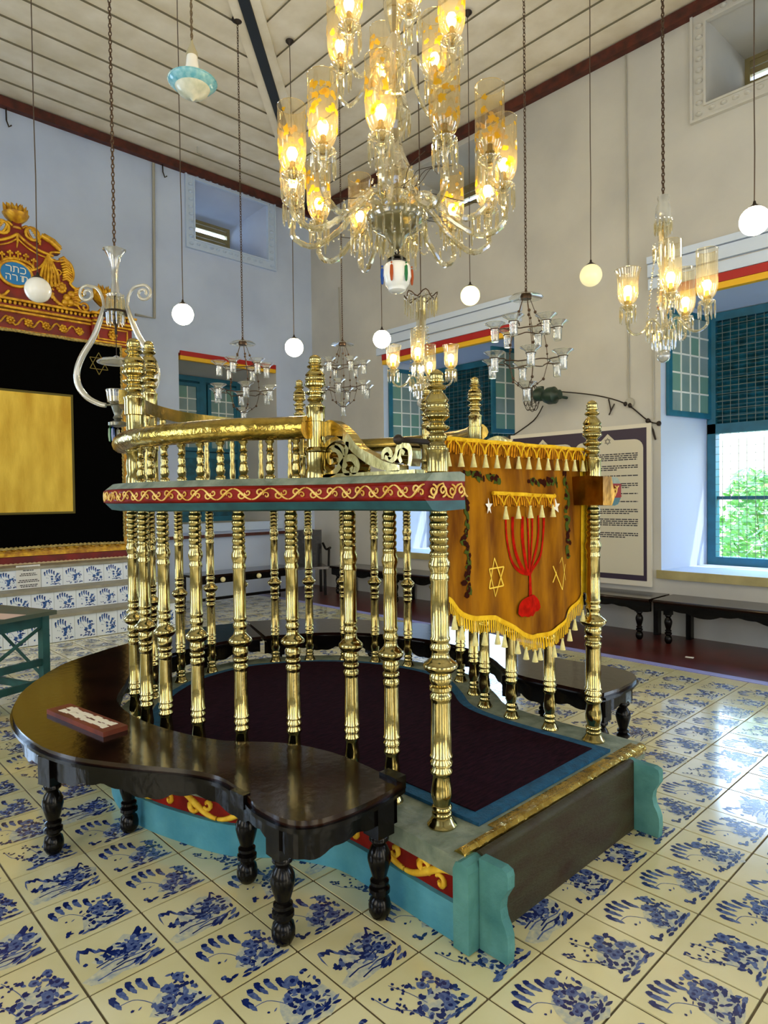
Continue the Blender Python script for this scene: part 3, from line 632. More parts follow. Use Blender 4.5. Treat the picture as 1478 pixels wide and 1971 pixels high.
# openwork scroll brackets beside the entrance (plane x = const, drawn in y,z)
def bracket(xc, mir):
    mb = MB(); th = .05
    def pl(P):
        mb.prism(P, xc-th/2, xc+th/2, fn=lambda a, b, c: (c, a, b))
    up = cr([(1.06, 1.815), (.98, 1.835), (.925, 1.815), (.86, 1.772), (.796, 1.712), (.707, 1.672), (.648, 1.645), (.56, 1.625)], 4)
    lo = cr([(1.06, 1.757), (.98, 1.77), (.906, 1.750), (.829, 1.688), (.732, 1.634), (.66, 1.612), (.6, 1.603), (.56, 1.603)], 4)
    for i in range(len(up)-1): pl([up[i], up[i+1], lo[i+1], lo[i]])
    pl([(1.10, 1.592), (.48, 1.592), (.48, 1.606), (1.10, 1.606)]); pl([(1.10, 1.592), (1.065, 1.592), (1.065, 1.80), (1.10, 1.80)])
    def tb(Q, r): mb.tube([(xc, a, b) for a, b in Q], r, 7)
    def fl(Q, r):
        Q = cr(Q, 4); rr = [r*(.75+.5*math.sin(PI*(i+1)/(len(Q)+1))) for i in range(len(Q))]; A_ = [offset(Q, s_*.5) for s_ in (1, -1)]
        L2 = [(Q[i][0]+(A_[0][i][0]-Q[i][0])*2*rr[i], Q[i][1]+(A_[0][i][1]-Q[i][1])*2*rr[i]) for i in range(len(Q))]; L3 = [(Q[i][0]+(A_[1][i][0]-Q[i][0])*2*rr[i], Q[i][1]+(A_[1][i][1]-Q[i][1])*2*rr[i]) for i in range(len(Q))]
        for i in range(len(Q)-1): pl([L2[i], L2[i+1], L3[i+1], L3[i]])
    fl([(1.062, 1.60), (1.03, 1.61), (1.015, 1.64), (1.02, 1.69), (1.0, 1.729), (.953, 1.75), (.891, 1.752)], .010)
    fl([(1.03, 1.600), (.98, 1.604), (.94, 1.617), (.912, 1.640), (.903, 1.67), (.92, 1.702), (.951, 1.713), (.982, 1.701), (.99, 1.675), (.973, 1.656), (.955, 1.664)], .012)
    fl([(.943, 1.726), (.905, 1.712), (.876, 1.690), (.866, 1.71), (.862, 1.735)], .011)
    fl([(.908, 1.640), (.873, 1.664), (.833, 1.667), (.807, 1.648), (.803, 1.625), (.827, 1.612), (.840, 1.630)], .013)
    fl([(.865, 1.645), (.887, 1.626), (.874, 1.608), (.85, 1.604)], .009)
    fl([(.652, 1.652), (.648, 1.678), (.622, 1.688), (.604, 1.668), (.62, 1.652)], .008)
    fl([(.640, 1.660), (.60, 1.646), (.576, 1.665), (.565, 1.692), (.537, 1.702), (.509, 1.688), (.502, 1.657), (.508, 1.62)], .010)
    fl([(.549, 1.635), (.562, 1.66), (.552, 1.678), (.533, 1.668)], .008)
    mb.build('scroll_bracket', BRASS, bim, smooth=45, fix=True)
bracket(.235, 0); bracket(1.41, 1)
# iron rod across the entrance that carries the cloth
mb = MB(); mb.tube([(.13, .485, 1.712), (1.50, .51, 1.712)], .011, 10); mb.sphere((.13, .485, 1.712), .019, 10); mb.sphere((1.5, .51, 1.712), .015, 10)
tag(mb.build('curtain_rod', IRON), 'thin dark rod resting across the platform entrance, yellow velvet cloth hung on it', 'rod')

# rug
P = off(-.075); P = [(P[0][0]+.01, .29)]+[p for p in P if p[1] > .5]+[(P[-1][0]-.01, .29)]
rg = thing('rug', 'dark maroon rug with a blue edge band covering the platform floor', 'rug', (0, 0, 0))
mb = MB(); mb.prism(P, .299, .312); mb.build('edge_band', RUGB, rg, smooth=30, fix=True)
cx_, cy_ = .82, 1.6
P2 = off(-.075-.058); P2 = [(P2[0][0]+.01, .29+.062)]+[p for p in P2 if p[1] > .52]+[(P2[-1][0]-.01, .29+.062)]
mb = MB(); mb.prism(P2, .3125, .3165); mb.build('carpet_field', RUG, rg, smooth=30, fix=True)

# ---------------------------------------------------------------- velvet cloth
def cy_f(x, z): return .47+.013*math.sin(x*21+.9*math.sin(z*4))*(.5+.5*math.sin(x*6+2))+.006*math.sin(x*47+z*6)+(.012 if z < 1.7 else .0)-.02*max(0, min(1, (1.72-z)*4))
bot = cr([(.34, 1.11), (.381, 1.09), (.449, 1.032), (.53, 1.005), (.653, .992), (.75, .95), (.853, .893), (.93, .868), (1.019, .862), (1.10, .872), (1.168, .897), (1.225, .925), (1.275, .958), (1.34, .99), (1.372, 1.014)], 3)
def zb(x):
    for i in range(1, len(bot)):
        if bot[i][0] >= x:
            f = (x-bot[i-1][0])/(bot[i][0]-bot[i-1][0]+1e-9); return bot[i-1][1]+f*(bot[i][1]-bot[i-1][1])
    return bot[-1][1]
clo = thing('altar_cloth', 'golden brown velvet cloth embroidered with a red menorah, yellow tasselled fringe', 'cloth', (0, 0, 0))
XA, XB, ZT = .335, 1.372, 1.724
mb = MB(); nx, nz = 90, 26
def ropt(x, z, o): return (x, cy_f(x, z)+o, z)
for i in range(nx+1):
    x = XA+(XB-XA)*i/nx; z0 = zb(x)
    for k in range(nz+1):
        z = z0+(ZT-z0)*k/nz; mb.v.append(ropt(x, z, 0))
for i in range(nx+1):
    x = XA+(XB-XA)*i/nx; z0 = zb(x)
    for k in range(nz+1):
        z = z0+(ZT-z0)*k/nz; mb.v.append(ropt(x, z, .007))
K = (nx+1)*(nz+1)
for i in range(nx):
    for k in range(nz):
        a = i*(nz+1)+k; q = (a, a+nz+1, a+nz+2, a+1); mb.f.append(q); mb.m.append(0); mb.f.append(tuple(K+j for j in q[::-1])); mb.m.append(0)
mb.build('velvet', VELVET, clo, smooth=80)
def stitch(mb, P, o=-.0025, mi=0):
    if len(P) > 6: o -= .006
    mb.poly([ropt(x, z, o) for x, z in P], mi)
def strip(mb, Q, w, mi=0, o=-.003):
    for q in ribbon(Q, w): stitch(mb, q, o, mi)
def wavy(mb, P0, P1, n, mi): pass
# menorah
mb = MB(); cx0 = .897
strip(mb, cr([(cx0, 1.41), (cx0, 1.3), (cx0+.005, 1.15), (cx0+.01, 1.06)], 4), .034, 0, -.003)
for r_ in (.052, .098, .145):
    for s_ in (-1, 1):
        strip(mb, cr([(cx0+s_*r_*1.05, 1.415), (cx0+s_*r_*1.02, 1.33), (cx0+s_*r_*.8, 1.22+.05*(1-r_*5)), (cx0+s_*r_*.4, 1.175), (cx0, 1.16)], 5), .015, 0, -.0032-.0003*s_-r_*.002)
for k in range(24):
    xa, xb = cx0+.012-.10+.2*k/24, cx0+.012-.10+.2*(k+1)/24; hz = lambda x: 1.0+.068*math.sqrt(max(0, 1-((x-cx0-.012)/.10)**2)); lz = lambda x: 1.0-.022*math.sqrt(max(0, 1-((x-cx0-.012)/.10)**2))-.006*abs(math.sin((x-cx0)*80))
    stitch(mb, [(xa, lz(xa)), (xb, lz(xb)), (xb, hz(xb)), (xa, hz(xa))], -.011)
0 and stitch(mb, [(cx0+.012+.10*math.cos(a), 1.0+.066*math.sin(a)*(1 if math.sin(a) > 0 else .35+.15*math.cos(a*5))) for a in [2*PI*k/20 for k in range(20)]], -.0045)
stitch(mb, [(cx0-.012, 1.16), (cx0+.015, 1.16), (cx0+.03, 1.04), (cx0-.012, 1.04)], -.0042)
mb.build('red_menorah', EMBR, clo, smooth=0)['label'] = 'red seven-branched menorah embroidery'
def hexa(mb, cx, cz, r, w, mi=0, open_=False):
    for a0_ in (PI/2, -PI/2):
        p = [(cx+r*math.cos(a0_+2*PI*k/3)*.92, cz+r*math.sin(a0_+2*PI*k/3)*1.12) for k in range(3)]
        for k in range(3):
            if open_ and k == 1: continue
            strip(mb, [p[k], p[(k+1) % 3]], w, mi, -.004)
mb = MB(); hexa(mb, .672, 1.165, .072, .006); mb.build('yellow_star', EMBY, clo, smooth=0)
mb = MB(); hexa(mb, 1.16, 1.14, .068, .005, open_=True); mb.build('yellow_star', EMBY, clo, smooth=0)
for cx, cz in ((.62, 1.462), (1.10, 1.455)):
    mb = MB()
    stitch(mb, [(cx+(.036 if k % 2 == 0 else .015)*math.sin(PI*k/5), cz+(.036 if k % 2 == 0 else .015)*math.cos(PI*k/5)) for k in range(10)], -.004)
    mb.build('white_star', EMBW, clo, smooth=0)
mb = MB()
def vine(Q, n):
    f, L_ = along(Q)
    for k in range(n):
        x, z = f(L_*k/n); a = random.uniform(0, 6)
        stitch(mb, leafp(x+random.uniform(-.014, .014), z+random.uniform(-.008, .008), random.uniform(.03, .052), random.uniform(.018, .03), a), -.0025-.0002*(k % 5), random.choice((0, 0, 1)))
        if k % 3 == 0: stitch(mb, blob(x+random.uniform(-.012, .012), z, .0105, 6, .3), -.0036, 1)
vine([(.475, 1.50), (.49, 1.4), (.465, 1.33), (.50, 1.25), (.47, 1.17), (.49, 1.10)], 26)
vine([(.50, 1.60), (.56, 1.59), (.62, 1.575)], 9); vine([(.66, 1.58), (.72, 1.57)], 6)
vine([(.95, 1.57), (1.03, 1.56), (1.10, 1.57), (1.16, 1.56)], 13)
vine([(1.235, 1.62), (1.24, 1.5), (1.23, 1.4), (1.25, 1.3), (1.24, 1.2)], 22)
mb.build('leaf_vine', [EMBG, EMBD], clo, smooth=0)['label'] = 'dark green and brown leaf vine embroidery'
def tassel(mb, p, h=.055, r=.014, mi=0):
    mb.lathe([(r, -h), (r*.92, -h*.9), (r*.45, -h*.3), (r*.30, -h*.12), (r*.5, -h*.05), (.001, 0)], p, 8, mi)
def fringe(mbf, Q, h, o=-.006, mi=0, nrm=None):
    """scalloped gathered band hanging below polyline Q"""
    f, L_ = along(Q); n = int(L_/.0065)
    for k in range(n):
        a = f(L_*k/n); b = f(L_*(k+1)/n); hh = h*(.8+.2*abs(math.cos(PI*k*.0065/.046)))*random.uniform(.92, 1.05); oo = o-.004*(k % 2)
        mbf.poly([ropt(a[0], a[1], oo), ropt(b[0], b[1], oo), ropt(b[0], b[1]-hh, oo-.004), ropt(a[0], a[1]-hh, oo-.004)], mi)
# top valance
mb = MB(); top = [(XA-.01+(XB-XA+.02)*k/30, ZT+.002) for k in range(31)]
fringe(mb, top, .058, -.012); mb.build('gathered_valance', FRING2, clo, smooth=0)
mb = MB(); mb.tube([(x, cy_f(x, ZT)-.012, ZT+.003) for x, z in top], .009, 6)
for k in range(14):
    x = XA+.02+k*(XB-XA-.04)/13; mb.tube([(x-.035, cy_f(x, ZT)-.022, ZT-.002), (x-.012, cy_f(x, ZT)-.024, ZT-.022), (x, cy_f(x, ZT)-.026, ZT-.052)], .0035, 5); mb.tube([(x+.035, cy_f(x, ZT)-.022, ZT-.002), (x+.012, cy_f(x, ZT)-.024, ZT-.022), (x, cy_f(x, ZT)-.026, ZT-.052)], .0035, 5)
mb.build('top_braid', FRINGE, clo, smooth=60)
mb = MB(); bp_ = [b for b in bot]; fringe(mb, bp_, .055, -.008)
strip(mb, [(x, z+.008) for x, z in bp_], .02, 0, -.009)
side = [(XB-.006, 1.70), (XB-.004, 1.5), (XB-.002, 1.3), (XB, 1.02)]
strip(mb, side, .02, 0, -.006)
for k in range(60):
    z = 1.69-.66*k/60; mb.poly([ropt(XB, z, -.006), ropt(XB, z-.011, -.006), (XB+.034, cy_f(XB, z)-.01, z-.022), (XB+.034, cy_f(XB, z)-.01, z-.011)])
mb.build('lower_fringe', FRINGE, clo, smooth=0)
mb0 = MB(); tassel(mb0, (0, 0, 0)); ts = mb0.build('tassel', TASSEL, clo, smooth=60); used = False
spots = [(XA+.02+k*(XB-XA-.04)/13, cy_f(0, 1.6)-.03, ZT-.05) for k in range(14)]
f, L_ = along(bp_)
for k in range(15):
    x, z = f(L_*(k+.5)/15); spots.append((x, cy_f(x, z)-.022, z-.045))
for k in range(8): spots.append((XB+.036, cy_f(XB, 1.4)-.012, 1.62-.082*k))
for s_ in spots:
    if not used: ts.location = s_; used = True
    else: part_copy(ts, clo, s_)
# little pocket flap over the menorah
pk = MB(); pt = [(.655, 1.513), (1.095, 1.497)]
fl = [(pt[0][0]+(pt[1][0]-pt[0][0])*k/20, pt[0][1]+(pt[1][1]-pt[0][1])*k/20) for k in range(21)]
fringe(pk, fl, .05, -.012); pk.build('gathered_valance', FRING2, clo, smooth=0)
pk = MB(); pk.tube([(x, cy_f(x, z)-.014, z+.004) for x, z in fl], .009, 6); 
for k in range(5):
    x = .70+k*.09; z = fl[0][1]-.002
    for s_ in (-1, 1): pk.tube([(x+s_*.042, cy_f(x, z)-.024, z), (x+s_*.015, cy_f(x, z)-.026, z-.02), (x, cy_f(x, z)-.028, z-.045)], .003, 5)
pk.build('top_braid', FRINGE, clo, smooth=60)
for k in range(5): part_copy(ts, clo, (.70+k*.09, cy_f(.8, 1.45)-.032, 1.462))

# ---------------------------------------------------------------- curved benches
lp = [(.036, .395), (.036, .31), (.030, .305), (.036, .298), (.036, .285), (.028, .278), (.024, .268), (.033, .255), (.042, .235), (.043, .215), (.036, .185), (.027, .155), (.024, .145), (.034, .138), (.034, .128), (.025, .122), (.038, .112), (.038, .098), (.027, .09), (.026, .082), (.036, .072), (.041, .05), (.040, .028), (.030, .008), (.022, .001)]
def bench_leg(par, x, y, rz=0, first=[None]):
    if first[0] is None:
        mb = MB(); mb.lathe(lp[2:][::-1], n=16, cap=True); mb.box((0, 0, .365), (.078, .078, .12)); first[0] = mb.build('leg', LEGW, par, smooth=45, loc=(x, y, 0)); first[0].rotation_euler = (0, 0, rz); return
    part_copy(first[0], par, (x, y, 0), rz)
ZB = .472
def bench(label, outer, inner, ends, legs, group, holes=()):
    t = thing('curved_bench', label, 'bench', (0, 0, 0), group)
    P = outer+inner[::-1][:-1]
    mb = MB(); mb.prism(P, ZB-.022, ZB); mb.build('seat', WOODD, t, smooth=20, fix=True)
    mb = MB(); q = offset(P, 0, True); A = sum(P[i][0]*P[(i+1) % len(P)][1]-P[(i+1) % len(P)][0]*P[i][1] for i in range(len(P)))
    sg = -1 if A > 0 else 1
    mb.prism(offset(P, sg*.012, True), ZB-.036, ZB-.0225); mb.prism(offset(P, -sg*.008, True), ZB-.05, ZB-.0365); mb.build('edge_moulding', LEGW, t, smooth=20, fix=True)
    # scalloped apron, 25 mm board set in from the edge
    def apron(Q, inset):
        f, L_ = along(offset(Q, inset)); g_, _ = along(offset(Q, inset*1.9)); n = int(L_/.018); mb = MB()
        for k in range(n):
            s0, s1 = L_*k/n, L_*(k+1)/n
            dz = lambda s: .335+.035*(abs(math.sin(PI*s/.42))**1.5)-.012*abs(math.sin(PI*s/.105))
            a, b = f(s0), f(s1); c, d = g_(s0*_/L_), g_(s1*_/L_)
            mb.add([(*a, dz(s0)), (*b, dz(s1)), (*b, ZB-.05), (*a, ZB-.05), (*c, dz(s0)), (*d, dz(s1)), (*d, ZB-.05), (*c, ZB-.05)], [(0, 1, 2, 3), (5, 4, 7, 6), (1, 0, 4, 5)])
        return mb.build('apron', LEGW, t, smooth=30, fix=True)
    for Q in [outer, inner]+ends:
        mx = sum(p[0] for p in P)/len(P); my = sum(p[1] for p in P)/len(P)
        # inward = towards the seat polygon
        i = len(Q)//2; c1_ = offset(Q, .03)[i]
        def inside(pt):
            c = False
            for j in range(len(P)):
                x1_, y1_ = P[j]; x2_, y2_ = P[j-1]
                if (y1_ > pt[1]) != (y2_ > pt[1]) and pt[0] < (x2_-x1_)*(pt[1]-y1_)/(y2_-y1_+1e-12)+x1_: c = not c
            return c
        apron(Q, .026 if inside(c1_) else -.026)
    for l in legs: bench_leg(t, *l)
    return t
outer1 = cr([(-.352, .60), (-.355, .70), (-.335, .80), (-.325, .90), (-.33, 1.0), (-.375, 1.12), (-.47, 1.27), (-.575, 1.44), (-.655, 1.60), (-.705, 1.80), (-.715, 2.05), (-.69, 2.28), (-.63, 2.50), (-.495, 2.80), (-.19, 3.20), (.1, 3.39), (.345, 3.51), (.795, 3.67), (1.1, 3.67), (1.405, 3.62)], 3)
inner1 = cr([(.115, .47), (.118, .56), (.125, .70), (.118, .86), (.075, 1.02), (.0, 1.15), (-.125, 1.30), (-.205, 1.50), (-.255, 1.72), (-.268, 1.94), (-.225, 2.22), (-.075, 2.48), (.10, 2.76), (.41, 2.97), (.71, 3.05), (.95, 3.065), (1.17, 3.01)], 3)
outer1 = [(p[0], p[1]) for p in outer1]; inner1 = [(p[0], p[1]) for p in inner1]
endc = cr([(-.352, .60), (-.343, .55), (-.315, .50), (-.25, .462), (-.12, .445), (0, .45), (.115, .47)], 3)
endc = [(p[0], p[1]) for p in endc]
def bench2(label, outer, inner, ecurve, legs, group=None):
    """ecurve closes outer[0] -> inner[0]"""
    O = ecurve[::-1][:-1]+outer; return bench(label, O[0:1]+O[1:], inner, [], legs, group)
bench2('dark curved bench wrapping the near side of the platform, a small sign lying on it', outer1, inner1, endc, [(-.295, .635), (.03, .505), (-.19, 1.03), (-.665, 1.80, .3), (-.36, 1.75, .3), (-.42, 2.72, .5), (.12, 3.30), (.32, 2.98), (1.05, 3.12), (1.0, 3.55)], 'curved benches around the platform')
outer2 = cr([(2.03, .50), (2.1, .56), (2.135, .66), (2.14, .8), (2.115, .95), (2.12, 1.1), (2.2, 1.25), (2.33, 1.5), (2.42, 1.8), (2.43, 2.1), (2.37, 2.45), (2.22, 2.80), (2.02, 3.15), (1.78, 3.41), (1.43, 3.62)], 3)
inner2 = cr([(1.62, .48), (1.60, .60), (1.60, .8), (1.61, 1.0), (1.68, 1.16), (1.82, 1.35), (1.92, 1.6), (1.955, 1.85), (1.93, 2.1), (1.86, 2.38), (1.73, 2.62), (1.52, 2.83), (1.20, 3.0)], 3)
e2 = [(2.03, .50), (1.9, .47), (1.75, .465), (1.62, .48)]
bench2('dark curved bench around the far side of the platform, its squared end beyond the step', [(p[0], p[1]) for p in outer2], [(p[0], p[1]) for p in inner2], e2, [(2.07, .60), (1.68, .53), (2.1, 1.15), (1.7, 1.12), (2.36, 1.9), (2.02, 1.9), (2.2, 2.7), (1.88, 2.55), (1.58, 3.42), (1.33, 3.03)], 'curved benches around the platform')
jb = [o for o in COL.objects if o.name == 'curved_bench'][0]
mb = MB(); mb.box((-.345, .815, ZB-.02), (.03, .075, .05), rz=.1); mb.build('moulding_joint', LEGW, jb, smooth=0)
mb = MB(); mb.box((.125, .53, ZB-.012), (.05, .09, .05)); mb.build('moulding_joint', LEGW, jb, smooth=0)
# little sign board on the bench
sg = thing('sign_board', 'small brown wooden sign with flaking white lettering lying on the bench', 'sign', (-.46, 1.985, ZB), rz=math.radians(-82))
mb = MB(); mb.box((0, 0, .011), (.53, .115, .022)); mb.build('board', mat('sign_brown', '#7c3514', .4, noise=.3, nscale=9, c2='#5a220c'), sg, smooth=0)
mb = MB()
for k in range(16):
    x = -.19+.026*k; mb.box((x, random.uniform(-.006, .006)+.02, .0228), (.025, random.uniform(.022, .036), .0012)); mb.box((x+.004, random.uniform(-.006, .004)-.015, .0228), (.024, random.uniform(.022, .034), .0012))
mb.build('lettering', mat('flaking_white', '#efe2c4', .7), sg, smooth=0)
# step of teal brackets and a dark board, leaning at the entrance
st = thing('wooden_step', 'dark board step with scalloped teal end brackets, tipped on its side against the platform', 'step', (0, 0, 0))
mb = MB(); mb.b2((.185, .152, .003), (1.285, .198, .285)); mb.tube([(.185, .175, .285), (1.285, .175, .285)], .0225, 12)
mb.build('tread_board', mat('worn_dark_board', '#33261a', .55, spec=.12, noise=.45, nscale=5, c2='#3d3d2c', stretch=(1, 1, 4), bump=.2), st, smooth=40)
def bracket2(x0, x1):
    mb = MB(); P = [(.150, .003), (.150, .308), (.06, .308), (.040, .300), (.035, .285), (.036, .245), (.048, .225), (.062, .20), (.066, .17), (.060, .14), (.046, .115), (.038, .09), (.036, .05), (.040, .003)]
    mb.prism(P, x0, x1, fn=lambda a, b, c: (c, a, b)); return mb.build('end_bracket', mat('grey_teal_paint', '#5c918b', .6, spec=.2, noise=.42, nscale=7, c2='#396c69', bump=.2), st, smooth=0, fix=True)
bracket2(.150, .188); bracket2(1.262, 1.30)
mb = MB(); P = [(.150+.002, .003), (.150+.002, .27), (.160, .292), (.185, .30), (.205, .295), (.217, .27), (.217, .003)]
mb.prism(P, .095, .1845, fn=lambda a, b, c: (c, a, b)); mb.build('end_block', mat('grey_teal_paint', '#41857c'), st, smooth=0, fix=True); mb = MB(); mb.prism(P, 1.286, 1.33, fn=lambda a, b, c: (c, a, b)); mb.build('end_block', MATS['grey_teal_paint'], st, smooth=0, fix=True)

# ================================================================ ARK AND ITS STEPS
AX, AY = .66, 7.12
stp = thing('tiled_steps', 'three broad stone steps faced with blue and white painted tiles, below the ark', 'steps', (0, 0, 0))
mb = MB(); SX0, SX1 = -1.4, 2.08
ys = (6.29, 6.56, 6.83); zs = (.298, .54, .785); za = (0.001, .298, .54)
for q in range(3):
    mb.b2((SX0, ys[q]+.006, za[q]), (SX1, 7.92, zs[q]-.03)); mb.b2((SX0-.01, ys[q]-.02, zs[q]-.03), (SX1+.02, 7.92, zs[q]))
mb.build('stone_tread', STONE, stp, smooth=0)
tiles = MB(); SD = [design(0, .55) for _ in range(3)]
for q in range(3):
    h = zs[q]-.03-za[q]; w = .232; n = int((SX1-SX0)/w); y = ys[q]
    for i in range(n+1):
        x0 = SX0+i*w+(.11 if q == 1 else .03*q); x1 = min(x0+w-.004, SX1)
        if x1-x0 < .05: continue
        tiles.b2((x0, y-.002, za[q]+.004), (x1, y+.006, zs[q]-.034), 0)
        if x1-x0 < w-.03: continue
        for P, sh in SD[(i+q) % 3]:
            if sh == 3: continue
            tiles.poly([(x0+.01+px*(w-.02), y-.0026-.00002*len(tiles.f) % .0004, za[q]+.012+py*(h-.02)) for px, py in P], 1 if sh == 1 else 2)
tiles.build('painted_tile', [STILE, mat('step_tile_navy', '#173a7c', .25), SBLU], stp, smooth=0)
ark = thing('ark', 'carved red and gilded ark with crowned pediment and flaming urns against the back wall', 'ark', (0, 0, 0))
mb = MB()
L_, R_ = AX-1.24, AX+1.24
mb.b2((L_, AY+.04, .785), (R_, 7.95, 3.46)); mb.b2((L_-.02, AY-.02, .787), (R_+.02, AY+.05, .88)); mb.build('cabinet', REDA, ark, smooth=0)
mb = MB()   # base moulding and side pilasters
mb.b2((L_, AY-.03, .885), (R_, AY+.04, .93)); mb.b2((L_, AY-.01, .93), (R_, AY+.04, 1.0))
for x0, x1 in ((R_-.10, R_), (L_, L_+.10)):
    mb.b2((x0, AY-.01, 1.0), (x1, AY+.04, 3.46)); mb.b2((x0+.03, AY-.02, 1.1), (x1-.03, AY-.005, 2.0)); mb.b2((x0+.03, AY-.02, 2.15), (x1-.03, AY-.005, 3.3))
    mb.tube([((x0+x1)/2, AY-.02, 1.05+.1*k) if k % 2 else ((x0+x1)/2+.03, AY-.02, 1.05+.1*k) for k in range(24)], .014, 6)
for k in range(26): mb.sphere((L_+.05+k*.0975, AY-.03, .965), .03, 8, sq=.7)
mb.build('gilded_moulding', GOLD, ark, smooth=40)
# cornice: main breaks back from the end blocks
cor = MB(); corg = MB()
for x0, x1, yf in ((L_-.03, L_+.46, AY-.10), (L_+.46, R_-.46, AY-.03), (R_-.46, R_+.03, AY-.10)):
    cor.b2((x0, yf+.02, 3.44), (x1, 7.9, 3.80)); corg.b2((x0-.0, yf+.005, 3.455), (x1, yf+.02, 3.475)); corg.b2((x0, yf-.02, 3.655), (x1, yf+.02, 3.675)); corg.b2((x0, yf-.045, 3.69), (x1, yf+.02, 3.715))
    cor.b2((x0-.02, yf-.06, 3.715), (x1+.02, yf+.1, 3.73)); corg.b2((x0-.03, yf-.075, 3.775), (x1+.03, yf+.1, 3.80))
    k = x0
    while k < x1: corg.sphere((k+.02, yf-.055, 3.752), .019, 8, sq=1.2); k += .05
    if x1-x0 > 1:
        n = 8; Q = [(x0+.08+(x1-x0-.16)*i/60, yf+.008, 3.565+.045*math.sin(i*PI/3.75)) for i in range(61)]
        corg.tube(Q, .011, 6)
        for i in range(n):
            x = x0+.13+(x1-x0-.26)*i/(n-1)
            for p in range(7): corg.sphere((x+.032*math.cos(p*.9), yf+.006, 3.565+.032*math.sin(p*.9)), .019, 8, sq=.9)
            corg.sphere((x, yf-.004, 3.565), .018, 8)
    else:
        frame_rect(corg, lambda a, z, d: (a, yf+d, z), x0+.06, x1-.06, 3.49, 3.64, .014, -.005, .02)
        x = (x0+x1)/2
        for p in range(8): corg.sphere((x+.04*math.cos(p*.785), yf+.004, 3.565+.04*math.sin(p*.785)), .022, 8)
        corg.sphere((x, yf-.008, 3.565), .024, 8)
cor.build('cornice', REDA, ark, smooth=0); corg.build('gilded_frieze', GOLD, ark, smooth=50)
# pediment board
half = [(.045, 1.06), (.05, .86), (.10, .87), (.115, .80), (.165, .735), (.225, .755), (.245, .80), (.285, .82), (.45, .70), (.46, .665), (.36, .64), (.34, .60), (.37, .56), (.42, .555), (.50, .60), (.565, .56), (.60, .48), (.595, .40), (.56, .33), (.60, .285), (.66, .27), (.71, .32), (.735, .26), (.70, .18), (.66, .14), (.69, .08), (.76, .09), (.79, .04), (.77, 0)]
half = [(x, z*.98) for x, z in half]
Rr = [(AX+x, 3.80+z) for x, z in half]; Ll = [(AX-x, 3.80+z) for x, z in half][::-1]
mb = MB(); mb.prism(Rr[::-1]+Ll[::-1] if False else Ll+Rr, AY-.0, AY+.10, fn=lambda a, b, c: (a, c, b)); pd = mb.build('pediment', REDA, ark, smooth=0, fix=True)
g = MB(); yg = AY-.012
def gt(P, r, o=0): g.tube([(AX+x, yg-o, 3.80+z) for x, z in P], r, 7)
for s_ in (1, -1):
    m_ = lambda P: [(s_*x, z) for x, z in P]
    gt(m_(cr([(.05, .84), (.10, .87), (.115, .80), (.165, .735), (.225, .755), (.245, .80)], 3)), .014)
    gt(m_(spiral((.155, .80), .07, .07, 0, 2*PI, 14)), .018); 
    for k in range(6): gt(m_([(.13+.015*k, .86-.022*k), (.175+.012*k, .85-.022*k), (.19+.008*k, .80-.022*k)]), .014, .01)
    gt(m_(cr([(0, .76), (.09, .69), (.22, .63), (.38, .60)], 3)), .017)
    gt(m_(cr([(0, .71), (.1, .63), (.24, .575), (.40, .56)], 3)), .010)
    mb2 = [(.27, .80), (.44, .69)]
    gt(m_([(.25, .81), (.36, .765), (.46, .69)]), .030); gt(m_([(.28, .83), (.39, .79), (.465, .725)]), .02, -.01)
    gt(m_(cr([(.45, .66), (.36, .64), (.335, .60), (.36, .555), (.42, .55), (.46, .57)], 3)), .014)
    for k in range(9):
        a = (.50+.012*k-.001*k*k, .60-.03*k); gt(m_([(a[0]-.06, a[1]-.02), (a[0]-.01, a[1]+.01), (a[0]+.05, a[1]-.03)]), [.010, .022, .012])
    gt(m_(cr([(.50, .60), (.57, .55), (.60, .46), (.59, .37), (.56, .32), (.61, .275), (.67, .275)], 3)), .016)
    for k in range(7):
        a = (.70-.014*k, .27-.034*k); gt(m_([(a[0]-.09, a[1]-.02), (a[0]-.02, a[1]+.015), (a[0]+.035, a[1]-.005)]), [.012, .024, .014])
    gt(m_(spiral((.725, .065), .055, .012, PI*.9, -PI*1.3, 16)), .016)
    gt(m_(cr([(.66, .15), (.64, .08), (.68, .02), (.74, .0)], 3)), .014)
    # drapery tails hanging from the swag
    for k in range(6): gt(m_([(.315+.004*k, .60), (.25+.035*k, .40), (.215+.045*k, .20+.01*k)]), [.008, .017, .02])
    gt(m_(cr([(.31, .58), (.25, .46), (.14, .38), (.02, .36)], 3)), .014)
    for k in range(8): gt(m_([(.355, .52-.05*k), (.375, .50-.05*k)]), .014)
    for p in range(9): g.sphere((AX+s_*(.46+.04*math.cos(p*.7)), yg, 3.80+.25+.045*math.sin(p*.7)), .025, 8)
    g.sphere((AX+s_*.46, yg-.02, 4.05), .035, 10); gt(m_(spiral((.43, .42), .035, .03, 0, 2*PI, 10)), .008)
    for x, z in ((.52, .14), (.57, .19), (.50, .08), (.56, .09)): g.sphere((AX+s_*x, yg, 3.8+z), .045, 10)
    gt(m_(cr([(.34, .16), (.40, .08), (.48, .03), (.56, .0)], 3)), .02); gt(m_(cr([(.1, .10), (.17, .03), (.28, .06), (.32, .12)], 3)), .016)
    for k in range(4): gt(m_([(.33+.02*k, .18-.03*k), (.36+.025*k, .10-.02*k)]), .016)
